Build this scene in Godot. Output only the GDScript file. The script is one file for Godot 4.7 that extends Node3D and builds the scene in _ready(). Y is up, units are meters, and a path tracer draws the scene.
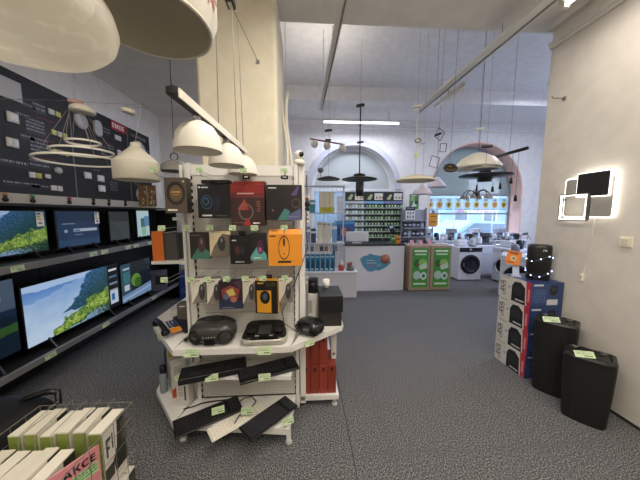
extends Node3D

var used := {}
var mcache := {}
var V := Vector3.ZERO

# ---------------------------------------------------------------- helpers
func numbered(called):
	used[called] = used.get(called, -1) + 1
	return called if used[called] == 0 else "%s_%03d" % [called, used[called]]

func thing(called, label, category, at = Vector3.ZERO, turn = 0.0, group = ""):
	var o = Node3D.new()
	o.name = numbered(called)
	add_child(o)
	o.position = at
	o.rotation.y = turn
	o.set_meta("label", label)
	o.set_meta("category", category)
	if group: o.set_meta("group", group)
	return o

func copy(src, at, turn, label, group = ""):
	var c = src.duplicate()
	c.name = numbered(String(src.get_meta("base")) if src.has_meta("base") else String(src.name).trim_suffix("_000"))
	add_child(c)
	c.position = at
	c.rotation.y = turn
	c.set_meta("label", label)
	if group: c.set_meta("group", group)
	return c

func S(smooth = false):
	var st = SurfaceTool.new()
	st.begin(Mesh.PRIMITIVE_TRIANGLES)
	st.set_smooth_group(0 if smooth else -1)
	return st

func part(parent, called, st, m, label = ""):
	st.generate_normals()
	var o = MeshInstance3D.new()
	o.mesh = st.commit()
	o.material_override = m
	o.name = called
	parent.add_child(o, true)
	if label: o.set_meta("label", label)
	return o

func meshpart(parent, called, mesh, m, at = Vector3.ZERO, b = Basis()):
	var o = MeshInstance3D.new()
	o.mesh = mesh
	o.material_override = m
	o.name = called
	o.transform = Transform3D(b, at)
	parent.add_child(o, true)
	return o

func struct(called, st, m, parent = self):
	st.generate_normals()
	var o = MeshInstance3D.new()
	o.mesh = st.commit()
	o.material_override = m
	o.name = numbered(called) if parent == self else called
	parent.add_child(o, true)
	if parent == self: o.set_meta("kind", "structure")
	return o

func single(called, st, m, label, category, group = ""):
	st.generate_normals()
	var o = MeshInstance3D.new()
	o.mesh = st.commit()
	o.material_override = m
	o.name = numbered(called)
	add_child(o, true)
	o.set_meta("label", label)
	o.set_meta("category", category)
	if group: o.set_meta("group", group)
	return o

func mat(hex, rough = 0.6, metal = 0.0, opt = {}):
	var key = "%s|%s|%s|%s" % [hex, rough, metal, opt]
	if mcache.has(key): return mcache[key]
	var m = StandardMaterial3D.new()
	m.albedo_color = Color(hex)
	m.roughness = rough
	m.metallic = metal
	if opt.has("e"):
		m.emission_enabled = true
		m.emission = Color(opt.get("ec", hex))
		m.emission_energy_multiplier = opt.e
	if opt.has("a"):
		m.transparency = BaseMaterial3D.TRANSPARENCY_ALPHA
		m.albedo_color.a = opt.a
	if opt.has("coat"):
		m.clearcoat_enabled = true
		m.clearcoat = opt.coat
		m.clearcoat_roughness = 0.1
	if opt.has("back"):
		m.backlight_enabled = true
		m.backlight = Color(opt.back)
	mcache[key] = m
	return m

func tri(st, a, b, c):
	st.add_vertex(a); st.add_vertex(b); st.add_vertex(c)

func quad(st, a, b, c, d, r = Rect2(0, 0, 1, 1)):
	var u = [r.position, Vector2(r.end.x, r.position.y), r.end, Vector2(r.position.x, r.end.y)]
	var p = [a, b, c, d]
	for i in [0, 1, 2, 0, 2, 3]:
		st.set_uv(u[i])
		st.add_vertex(p[i])

const FACES = [[Vector3(0, 0, 1), Vector3(0, 1, 0)], [Vector3(0, 0, -1), Vector3(0, 1, 0)], [Vector3(1, 0, 0), Vector3(0, 1, 0)], [Vector3(-1, 0, 0), Vector3(0, 1, 0)], [Vector3(0, 1, 0), Vector3(0, 0, -1)], [Vector3(0, -1, 0), Vector3(0, 0, 1)]]

# plain box; with printed = true the +z face takes u 0..0.875 of a texture and the rest its plain strip
func bx(st, c, s, b = Basis(), printed = false):
	for k in 6:
		var n = FACES[k][0]
		var up = FACES[k][1]
		var rt = up.cross(n)
		var h = s * 0.5
		var o = n * h
		var q = [o - rt * h + up * h, o + rt * h + up * h, o + rt * h - up * h, o - rt * h - up * h]
		var r = Rect2(0, 0, 1, 1)
		if printed: r = Rect2(0, 0, 0.875, 1) if k == 0 else Rect2(0.9, 0.05, 0.08, 0.9)
		quad(st, c + b * q[0], c + b * q[1], c + b * q[2], c + b * q[3], r)

func box2(st, lo, hi):
	bx(st, (lo + hi) * 0.5, (hi - lo).abs())

func face(st, pts, c):
	var m = V
	for p in pts: m += p
	m /= pts.size()
	var n = (pts[1] - pts[0]).cross(pts[2] - pts[0])
	var q = pts.duplicate()
	if n.dot(m - c) > 0: q.reverse()
	for i in range(1, q.size() - 1):
		tri(st, q[0], q[i], q[i + 1])

# chamfered box
func rbx(st, c, s, r, b = Basis()):
	var h = s * 0.5
	var g = func(sx, sy, sz, ax):
		var v = Vector3(sx * (h.x - (r if ax != 0 else 0.0)), sy * (h.y - (r if ax != 1 else 0.0)), sz * (h.z - (r if ax != 2 else 0.0)))
		return c + b * v
	for s1 in [-1, 1]:
		face(st, [g.call(s1, -1, -1, 0), g.call(s1, 1, -1, 0), g.call(s1, 1, 1, 0), g.call(s1, -1, 1, 0)], c)
		face(st, [g.call(-1, s1, -1, 1), g.call(1, s1, -1, 1), g.call(1, s1, 1, 1), g.call(-1, s1, 1, 1)], c)
		face(st, [g.call(-1, -1, s1, 2), g.call(1, -1, s1, 2), g.call(1, 1, s1, 2), g.call(-1, 1, s1, 2)], c)
		for s2 in [-1, 1]:
			face(st, [g.call(s1, s2, -1, 0), g.call(s1, s2, 1, 0), g.call(s1, s2, 1, 1), g.call(s1, s2, -1, 1)], c)
			face(st, [g.call(s1, -1, s2, 0), g.call(s1, 1, s2, 0), g.call(s1, 1, s2, 2), g.call(s1, -1, s2, 2)], c)
			face(st, [g.call(-1, s1, s2, 1), g.call(1, s1, s2, 1), g.call(1, s1, s2, 2), g.call(-1, s1, s2, 2)], c)
			for s3 in [-1, 1]:
				face(st, [g.call(s1, s2, s3, 0), g.call(s1, s2, s3, 1), g.call(s1, s2, s3, 2)], c)

# surface of revolution about y; prof = [[radius, height], ...] from the bottom of the outside up
func lathe(st, prof, seg = 24, xf = Transform3D()):
	for i in prof.size() - 1:
		for k in seg:
			var a0 = TAU * k / seg
			var a1 = TAU * (k + 1) / seg
			var p = func(e, a): return xf * Vector3(e[0] * cos(a), e[1], e[0] * sin(a))
			var a = p.call(prof[i], a0)
			var b = p.call(prof[i], a1)
			var c = p.call(prof[i + 1], a1)
			var d = p.call(prof[i + 1], a0)
			var u0 = float(k) / seg
			var u1 = float(k + 1) / seg
			var v0 = 1.0 - float(i) / (prof.size() - 1)
			var v1 = 1.0 - float(i + 1) / (prof.size() - 1)
			if prof[i][0] > 1e-6:
				for e in [[a, u0, v0], [b, u1, v0], [c, u1, v1]]:
					st.set_uv(Vector2(e[1], e[2])); st.add_vertex(e[0])
			if prof[i + 1][0] > 1e-6:
				for e in [[a, u0, v0], [c, u1, v1], [d, u0, v1]]:
					st.set_uv(Vector2(e[1], e[2])); st.add_vertex(e[0])

func cyl(st, a, b, r0, r1 = -1.0, seg = 12):
	if r1 < 0: r1 = r0
	var y = b - a
	var l = y.length()
	y = y / l
	var x = y.cross(Vector3(0.31, 0.2, 0.93)).normalized()
	lathe(st, [[0.0, 0.0], [r0, 0.0], [r1, l], [0.0, l]], seg, Transform3D(Basis(x, y, x.cross(y)), a))

func tube(st, pts, r, seg = 6):
	var rings = []
	var x = V
	for i in pts.size():
		var t = (pts[mini(i + 1, pts.size() - 1)] - pts[maxi(i - 1, 0)]).normalized()
		if i == 0: x = t.cross(Vector3(0.31, 0.2, 0.93)).normalized()
		x = (x - t * x.dot(t)).normalized()
		var y = t.cross(x)
		var ring = []
		for k in seg: ring.append(pts[i] + (x * cos(TAU * k / seg) + y * sin(TAU * k / seg)) * r)
		rings.append(ring)
	for i in pts.size() - 1:
		for k in seg:
			var k2 = (k + 1) % seg
			quad(st, rings[i][k], rings[i + 1][k], rings[i + 1][k2], rings[i][k2])
	for e in [[0, pts[0]], [pts.size() - 1, pts[-1]]]:
		for k in seg:
			tri(st, e[1], rings[e[0]][k], rings[e[0]][(k + 1) % seg])

func torus(st, c, R, r, seg = 40, b = Basis(), rs = 8):
	for i in seg:
		for k in rs:
			var p = func(ii, kk):
				var a = TAU * ii / seg
				var q = TAU * kk / rs
				return c + b * Vector3((R + r * cos(q)) * cos(a), r * sin(q), (R + r * cos(q)) * sin(a))
			quad(st, p.call(i, k), p.call(i, k + 1), p.call(i + 1, k + 1), p.call(i + 1, k))

# prism: polygon in the xy plane of xf, thickness along z from 0 to -d
func prism(st, poly, d, xf = Transform3D()):
	var pv = PackedVector2Array(poly)
	if Geometry2D.is_polygon_clockwise(pv): pv.reverse()
	var idx = Geometry2D.triangulate_polygon(pv)
	var lo = pv[0]
	var hi = pv[0]
	for p in pv:
		lo = lo.min(p); hi = hi.max(p)
	var sz = hi - lo
	for k in range(0, idx.size(), 3):
		var t = [pv[idx[k]], pv[idx[k + 1]], pv[idx[k + 2]]]
		if (t[1] - t[0]).cross(t[2] - t[0]) > 0: t.reverse()
		for p in t:
			st.set_uv(Vector2((p.x - lo.x) / sz.x * 0.875, 1.0 - (p.y - lo.y) / sz.y))
			st.add_vertex(xf * Vector3(p.x, p.y, 0))
		t.reverse()
		for p in t:
			st.set_uv(Vector2(0.93, 0.5))
			st.add_vertex(xf * Vector3(p.x, p.y, -d))
	for i in pv.size():
		var a = pv[i]
		var b = pv[(i + 1) % pv.size()]
		quad(st, xf * Vector3(a.x, a.y, 0), xf * Vector3(a.x, a.y, -d), xf * Vector3(b.x, b.y, -d), xf * Vector3(b.x, b.y, 0), Rect2(0.92, 0.4, 0.02, 0.1))

# flat polygon slab lying in xz (thickness downwards from y)
func slab(st, poly, y, d):
	var pts = []
	for p in poly: pts.append(Vector2(p[0], -p[1]))
	prism(st, pts, d, Transform3D(Basis(Vector3(1, 0, 0), Vector3(0, 0, -1), Vector3(0, 1, 0)), Vector3(0, y, 0)))

func rrect(w, h, r, n = 4):
	var out = []
	for q in [[1, 1, 0.0], [-1, 1, PI / 2], [-1, -1, PI], [1, -1, PI * 1.5]]:
		for k in n + 1:
			var a = q[2] + PI / 2 * k / n
			out.append(Vector2(q[0] * (w / 2 - r) + r * cos(a), q[1] * (h / 2 - r) + r * sin(a)))
	return out

func B(yaw = 0.0, pitch = 0.0, roll = 0.0):
	return Basis.from_euler(Vector3(deg_to_rad(pitch), deg_to_rad(yaw), deg_to_rad(roll)))

# ---------------------------------------------------------------- print: flat pictures computed for packaging and screens
func paint(w, h, bg, ops):
	var im = Image.create(w, h, false, Image.FORMAT_RGBA8)
	im.fill(Color(bg))
	for o in ops:
		var c = Color(o[-1])
		match o[0]:
			"r": im.fill_rect(Rect2i(roundi(o[1] * w), roundi(o[2] * h), maxi(1, roundi(o[3] * w)), maxi(1, roundi(o[4] * h))), c)
			"c":
				for y in range(maxi(0, int((o[2] - o[4]) * h)), mini(h, int((o[2] + o[4]) * h) + 1)):
					for x in range(maxi(0, int((o[1] - o[3]) * w)), mini(w, int((o[1] + o[3]) * w) + 1)):
						if Vector2((float(x) / w - o[1]) / o[3], (float(y) / h - o[2]) / o[4]).length() < 1: im.set_pixel(x, y, c)
			"o":
				for y in range(maxi(0, int((o[2] - o[4]) * h)), mini(h, int((o[2] + o[4]) * h) + 1)):
					for x in range(maxi(0, int((o[1] - o[3]) * w)), mini(w, int((o[1] + o[3]) * w) + 1)):
						var l = Vector2((float(x) / w - o[1]) / o[3], (float(y) / h - o[2]) / o[4]).length()
						if l < 1 and l > o[5]: im.set_pixel(x, y, c)
			"p":
				var pv = PackedVector2Array()
				for k in range(0, o[1].size(), 2): pv.append(Vector2(o[1][k] * w, o[1][k + 1] * h))
				for y in h:
					for x in w:
						if Geometry2D.is_point_in_polygon(Vector2(x + 0.5, y + 0.5), pv): im.set_pixel(x, y, c)
			"t":   # rows of tiny print: x, y, w, h, rows
				var rng = RandomNumberGenerator.new()
				rng.seed = int(o[1] * 1000 + o[2] * 77 + o[5])
				for k in o[5]:
					var x0 = int(o[1] * w)
					var yy = int((o[2] + o[4] * k / o[5]) * h)
					while x0 < (o[1] + o[3]) * w:
						var l = rng.randi_range(1, 4)
						im.fill_rect(Rect2i(x0, yy, mini(l, maxi(1, int((o[1] + o[3]) * w) - x0)), maxi(1, int(o[4] * h / o[5] * 0.5))), c)
						x0 += l + rng.randi_range(1, 2)
	return im

func pmat(key, w, h, bg, side, ops, rough = 0.4):
	if mcache.has(key): return mcache[key]
	var full = Image.create(int(w / 0.875), h, false, Image.FORMAT_RGBA8)
	full.fill(Color(side))
	full.blit_rect(paint(w, h, bg, ops), Rect2i(0, 0, w, h), Vector2i.ZERO)
	var m = StandardMaterial3D.new()
	m.albedo_texture = ImageTexture.create_from_image(full)
	m.roughness = rough
	m.texture_repeat = false
	mcache[key] = m
	return m

func lettering(parent, called, text, size, m, at, b = Basis(), depth = 0.002, serif = false):
	var f = SystemFont.new()
	f.font_names = PackedStringArray(["Droid Serif" if serif else "Droid Sans"])
	f.font_weight = 700
	var t = TextMesh.new()
	t.text = text
	t.font = f
	t.font_size = 32
	t.pixel_size = size / 32.0 * 1.3
	t.depth = depth
	t.curve_step = 2.0
	return meshpart(parent, called, t, m, at, b)

func noise_tex(size, freq, c0, c1, seed_ = 1, ramp = [], as_normal = false, bump = 1.0):
	var n = FastNoiseLite.new()
	n.seed = seed_
	n.frequency = freq
	n.fractal_octaves = 4
	var t = NoiseTexture2D.new()
	t.width = size
	t.height = size
	t.seamless = true
	t.noise = n
	if as_normal:
		t.as_normal_map = true
		t.bump_strength = bump
		return t
	var g = Gradient.new()
	if ramp:
		g.offsets = PackedFloat32Array(ramp[0])
		var cs = PackedColorArray()
		for c in ramp[1]: cs.append(Color(c))
		g.colors = cs
	else:
		g.offsets = PackedFloat32Array([0.25, 0.75])
		g.colors = PackedColorArray([Color(c0), Color(c1)])
	t.color_ramp = g
	return t

func noisy(key, c0, c1, freq, scale, rough, bump = 0.0, seed_ = 1, size = 512):
	if mcache.has(key): return mcache[key]
	var m = StandardMaterial3D.new()
	m.albedo_texture = noise_tex(size, freq, c0, c1, seed_)
	m.uv1_triplanar = true
	m.uv1_world_triplanar = true
	m.uv1_scale = Vector3.ONE * scale
	m.roughness = rough
	if bump > 0:
		m.normal_enabled = true
		m.normal_texture = noise_tex(size, freq, "", "", seed_ + 7, [], true, bump)
	mcache[key] = m
	return m

func area(called, at, dir, along, size, color, energy):
	var l = AreaLight3D.new()
	l.name = called
	l.area_size = size
	l.light_color = Color(color)
	l.light_energy = energy
	l.shadow_enabled = true
	l.area_range = 20.0
	add_child(l)
	l.look_at_from_position(at, at + dir, along)   # the long side of the light runs along «along»
	return l

# ---------------------------------------------------------------- camera, sky, lamps' light
func _ready():
	var cam = Camera3D.new()
	cam.name = "camera"
	cam.fov = rad_to_deg(2.0 * atan(240.0 / 255.0))
	cam.position = Vector3(0, 1.7, 0)
	cam.rotation_degrees = Vector3(-6.0, -3.4, 0)
	cam.near = 0.05
	cam.far = 200.0
	add_child(cam)
	cam.current = true
	var we = WorldEnvironment.new()
	we.name = "surroundings"
	var env = Environment.new()
	var sky = Sky.new()
	var sm = ProceduralSkyMaterial.new()
	sm.sky_top_color = Color("b4c4f0")
	sm.sky_horizon_color = Color("e2ecfa")
	sm.ground_bottom_color = Color("8f959c")
	sm.ground_horizon_color = Color("c2ccd6")
	sm.sky_energy_multiplier = SKY_ENERGY
	sm.ground_energy_multiplier = SKY_ENERGY * 0.6
	sky.sky_material = sm
	env.background_mode = Environment.BG_SKY
	env.sky = sky
	env.tonemap_mode = Environment.TONE_MAPPER_LINEAR
	env.tonemap_exposure = EXPOSURE
	env.sdfgi_enabled = true
	env.ssao_enabled = true
	env.ssil_enabled = true
	we.environment = env
	add_child(we)
	# fluorescent battens; the glowing tubes are built in ceiling_lights()
	for b in BATTENS:
		area("tube_light", Vector3(b[0], b[1] - 0.075, b[2]), Vector3.DOWN, Vector3(1, 0, 0) if b[4] else Vector3(0, 0, 1), Vector2(0.09, b[3]), b[5], b[6])
	structure()
	ceiling_lights()
	pillar_shelving()
	pegboard_goods()
	shelf_goods()
	tv_wall()
	near_lamps()
	far_lamps()
	wire_bin()
	right_corner()
	counter_zone()
	appliance_zone()
	street()

const SKY_ENERGY = 2.5
const EXPOSURE = 0.94
const WARM = "fff5e8"
const COOL = "e6ecff"
# x, y of the batten's underside, z of its middle, length, runs along x, light colour, energy
const BATTENS = [
	[2.17, 3.44, -1.36, 1.7, false, WARM, 1.5],
	[2.16, 3.44, 0.75, 1.7, false, WARM, 2.0],
	[0.38, 3.5, -1.1, 1.7, false, WARM, 3.8],
	[0.38, 3.5, 0.85, 1.7, false, WARM, 4.4],
	[-1.55, 3.55, 0.3, 1.7, false, WARM, 4.0],
	[1.415, 3.945, -6.5, 1.96, true, COOL, 4.4],
	[5.2, 4.42, -4.6, 1.7, false, COOL, 6.0],
	[-1.15, 3.58, -4.5, 1.5, false, COOL, 1.3],
]

var plaster
var warmplaster
var white_gloss
var black_plastic
var steel
var white_steel
var label_green

func common():
	plaster = noisy("plaster", "e4e1df", "ebe8e5", 0.02, 0.5, 0.85, 0.35, 3)
	warmplaster = noisy("warmplaster", "d6d0c6", "dcd6cc", 0.02, 0.5, 0.8, 0.35, 5)
	white_gloss = mat("eceae6", 0.3)
	black_plastic = mat("141416", 0.35)
	steel = mat("b9b9bb", 0.3, 0.9)
	white_steel = mat("e6e4de", 0.45)
	label_green = pmat("pricecard", 24, 16, "c3d6ac", "c3d6ac", [["t", 0.1, 0.15, 0.8, 0.5, 3, "6f8560"], ["r", 0.45, 0.7, 0.4, 0.14, "3f5a34"]])

# ---------------------------------------------------------------- the room
func arch_poly(cx, base, spring, r, n = 28):
	var p = PackedVector2Array([Vector2(cx - r, base)])
	p.append(Vector2(cx + r, base))
	for k in n + 1:
		var a = PI * k / n
		p.append(Vector2(cx + r * cos(a), spring + r * sin(a)))
	return p

func csg_hole(root, poly, z, d):
	var c = CSGPolygon3D.new()
	c.name = "opening"
	c.polygon = poly
	c.depth = d
	c.operation = CSGShape3D.OPERATION_SUBTRACTION
	c.position.z = z
	root.add_child(c, true)

func arch_ring(st, cx, spring, r0, r1, z0, z1, base = -1.0, n = 28):
	var pts = []
	if base >= 0: pts.append([cx + r0, base, cx + r1, base])
	for k in n + 1:
		var a = PI * k / n
		pts.append([cx + r0 * cos(a), spring + r0 * sin(a), cx + r1 * cos(a), spring + r1 * sin(a)])
	if base >= 0: pts.append([cx - r0, base, cx - r1, base])
	for k in pts.size() - 1:
		var a = pts[k]
		var b = pts[k + 1]
		var i0 = Vector3(a[0], a[1], z0)
		var o0 = Vector3(a[2], a[3], z0)
		var i1 = Vector3(b[0], b[1], z0)
		var o1 = Vector3(b[2], b[3], z0)
		var dz = Vector3(0, 0, z1 - z0)
		quad(st, i0, i1, o1, o0)
		quad(st, i0 + dz, o0 + dz, o1 + dz, i1 + dz)
		quad(st, i0, i0 + dz, i1 + dz, i1)
		quad(st, o0, o1, o1 + dz, o0 + dz)

func structure():
	common()
	# carpet: two sheets butted together with a narrow seam beside the shelving
	var carpet = StandardMaterial3D.new()
	carpet.albedo_texture = noise_tex(1024, 0.085, "", "", 11, [[0.22, 0.42, 0.55, 0.75], ["2d2e30", "545558", "68686a", "a09e99"]])
	carpet.uv1_triplanar = true
	carpet.uv1_world_triplanar = true
	carpet.uv1_scale = Vector3.ONE * 0.9
	carpet.roughness = 0.95
	carpet.normal_enabled = true
	carpet.normal_texture = noise_tex(1024, 0.16, "", "", 12, [], true, 3.0)
	var fl = Node3D.new()
	fl.name = "floor"
	fl.set_meta("kind", "structure")
	add_child(fl)
	var st = S()
	box2(st, Vector3(-3.15, -0.12, -7.75), Vector3(7.7, -0.02, 2.7))
	part(fl, "subfloor", st, mat("38393b", 0.9))
	st = S()
	box2(st, Vector3(-3.0, -0.02, -7.3), Vector3(0.3265, 0.0, 2.6))
	part(fl, "carpet_sheet", st, carpet)
	st = S()
	box2(st, Vector3(0.3305, -0.02, -7.3), Vector3(7.6, 0.0, 2.6))
	part(fl, "carpet_sheet", st, carpet)
	# ceilings: low near part and left aisle, high far part with a lowered strip before the back wall
	var ceil = noisy("ceil", "e2ded6", "e9e5dd", 0.015, 0.4, 0.9, 0.6, 21)
	st = S()
	box2(st, Vector3(-3.15, 3.65, -2.85), Vector3(2.75, 4.6, 2.7))
	struct("ceiling", st, ceil)
	st = S()
	box2(st, Vector3(-3.15, 3.65, -5.75), Vector3(-0.6, 4.6, -2.85))
	struct("ceiling", st, ceil)
	st = S()
	box2(st, Vector3(-0.65, 4.5, -7.75), Vector3(7.7, 4.6, -2.85))
	struct("ceiling", st, plaster)
	st = S()
	box2(st, Vector3(-0.65, 4.2, -7.25), Vector3(7.6, 4.5, -5.95))
	struct("ceiling", st, plaster)
	# walls
	st = S()
	box2(st, Vector3(-3.15, 0, -5.75), Vector3(-2.97, 3.66, 2.7))
	struct("wall_left", st, plaster)
	st = S()
	box2(st, Vector3(-2.98, 0, -5.75), Vector3(-0.75, 3.66, -5.6))
	struct("wall_back_left", st, plaster)
	st = S()
	box2(st, Vector3(-0.75, 0, -7.75), Vector3(-0.6, 4.6, -5.6))
	struct("wall_inner_left", st, plaster)
	st = S()
	box2(st, Vector3(2.6, 0.035, -2.72), Vector3(2.75, 3.66, 2.7))
	struct("wall_right", st, warmplaster)
	st = S()
	box2(st, Vector3(2.615, 0, -2.71), Vector3(2.74, 0.04, 2.7))
	struct("baseboard_right", st, mat("3a3836", 0.7))
	st = S()
	box2(st, Vector3(2.75, 0, -2.85), Vector3(7.7, 4.6, -2.7))
	struct("wall_inner_right", st, plaster)
	st = S()
	box2(st, Vector3(-3.15, 0, 2.55), Vector3(2.75, 3.66, 2.7))
	struct("wall_front", st, warmplaster)
	# stepped cornice along the right wall
	st = S()
	box2(st, Vector3(2.57, 3.4, -2.72), Vector3(2.62, 3.43, 2.55))
	box2(st, Vector3(2.555, 3.43, -2.72), Vector3(2.62, 3.46, 2.55))
	box2(st, Vector3(2.54, 3.58, -2.72), Vector3(2.62, 3.66, 2.55))
	struct("trim_1", st, warmplaster)
	# back wall with two arched openings
	var wb = CSGCombiner3D.new()
	wb.name = "wall_back"
	wb.set_meta("kind", "structure")
	add_child(wb)
	var cb = CSGBox3D.new()
	cb.name = "masonry"
	cb.size = Vector3(8.4, 4.6, 0.5)
	cb.position = Vector3(3.5, 2.3, -7.45)
	wb.add_child(cb)
	csg_hole(wb, arch_poly(1.38, 0.9, 2.37, 1.18), -7.1, 0.8)
	csg_hole(wb, arch_poly(4.96, 0.75, 2.3, 1.41), -7.1, 0.8)
	wb.material_override = plaster
	# far right wall with a shop window out of view: daylight for the right part of the far room
	var wr = CSGCombiner3D.new()
	wr.name = "wall_far_right"
	wr.set_meta("kind", "structure")
	add_child(wr)
	cb = CSGBox3D.new()
	cb.name = "masonry"
	cb.size = Vector3(0.2, 4.6, 5.1)
	cb.position = Vector3(7.6, 2.3, -5.25)
	wr.add_child(cb)
	var hole = CSGBox3D.new()
	hole.name = "opening"
	hole.operation = CSGShape3D.OPERATION_SUBTRACTION
	hole.size = Vector3(0.6, 2.4, 2.2)
	hole.position = Vector3(7.6, 2.5, -4.6)
	wr.add_child(hole)
	wr.material_override = plaster
	# mouldings: cornice on the back wall, ring around the left arch, painted reveal of the right arch
	st = S()
	box2(st, Vector3(-0.6, 4.05, -7.22), Vector3(7.5, 4.2, -7.12))
	box2(st, Vector3(-0.6, 3.98, -7.22), Vector3(7.5, 4.05, -7.16))
	struct("trim_2", st, plaster)
	st = S()
	arch_ring(st, 1.38, 2.37, 1.18, 1.33, -7.21, -7.14)
	struct("trim_3", st, mat("c6c6d0", 0.7))
	st = S()
	arch_ring(st, 4.96, 2.3, 1.375, 1.412, -7.195, -7.62, 0.75)
	struct("trim_4", st, mat("efc9b9", 0.75))
	# left arch: window of hazy glass with a slim frame
	var w1 = Node3D.new()
	w1.name = "window_1"
	w1.set_meta("kind", "structure")
	add_child(w1)
	st = S()
	arch_ring(st, 1.38, 2.37, 1.1, 1.19, -7.45, -7.52, 0.9)
	box2(st, Vector3(0.2, 2.33, -7.52), Vector3(2.56, 2.41, -7.44))
	box2(st, Vector3(0.2, 0.9, -7.52), Vector3(2.56, 0.98, -7.44))
	box2(st, Vector3(1.35, 0.9, -7.52), Vector3(1.41, 2.37, -7.44))
	part(w1, "window_frame", st, mat("e4e6e8", 0.5))
	st = S()
	prism(st, arch_poly(1.38, 2.37, 2.37, 1.12), 0.012, Transform3D(Basis(), Vector3(0, 0, -7.48)))
	part(w1, "pane", st, mat("c6cbc9", 0.08, 0.0, {"a": 0.9}))
	for x in [0.8, 1.96]:
		st = S()
		bx(st, Vector3(x, 1.66, -7.485), Vector3(1.1, 1.4, 0.012))
		part(w1, "pane", st, mat("b5c6d2", 0.08, 0.0, {"a": 0.55}))
	# right arch: clear shop window
	var w2 = Node3D.new()
	w2.name = "window_2"
	w2.set_meta("kind", "structure")
	add_child(w2)
	st = S()
	arch_ring(st, 4.96, 2.3, 1.32, 1.40, -7.6, -7.67, 0.75)
	box2(st, Vector3(3.6, 2.22, -7.67), Vector3(6.32, 2.3, -7.59))
	box2(st, Vector3(3.6, 1.66, -7.66), Vector3(6.32, 1.71, -7.6))
	box2(st, Vector3(3.6, 0.75, -7.67), Vector3(6.32, 0.83, -7.59))
	part(w2, "window_frame", st, mat("8f979b", 0.5))
	st = S()
	prism(st, arch_poly(4.96, 2.3, 2.3, 1.34), 0.012, Transform3D(Basis(), Vector3(0, 0, -7.63)))
	part(w2, "pane", st, mat("a3aeaa", 0.05, 0.0, {"a": 0.8}))
	st = S()
	bx(st, Vector3(4.96, 1.97, -7.635), Vector3(2.68, 0.52, 0.012))
	part(w2, "pane", st, mat("e4f2f6", 0.03, 0.0, {"a": 0.12}))
	st = S()
	bx(st, Vector3(4.96, 1.25, -7.635), Vector3(2.68, 0.86, 0.012))
	part(w2, "pane", st, mat("e4f2f6", 0.03, 0.0, {"a": 0.12}))
	# pillar
	st = S()
	rbx(st, Vector3(-0.585, 1.825, -2.8), Vector3(0.69, 3.66, 0.8), 0.025)
	var pl = struct("pillar", st, noisy("pillarplaster", "ddd5be", "e4dcc6", 0.02, 0.5, 0.8, 0.5, 6))

func r_at(r, p):
	return Vector3(r[0], r[1], 0) + p

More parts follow.
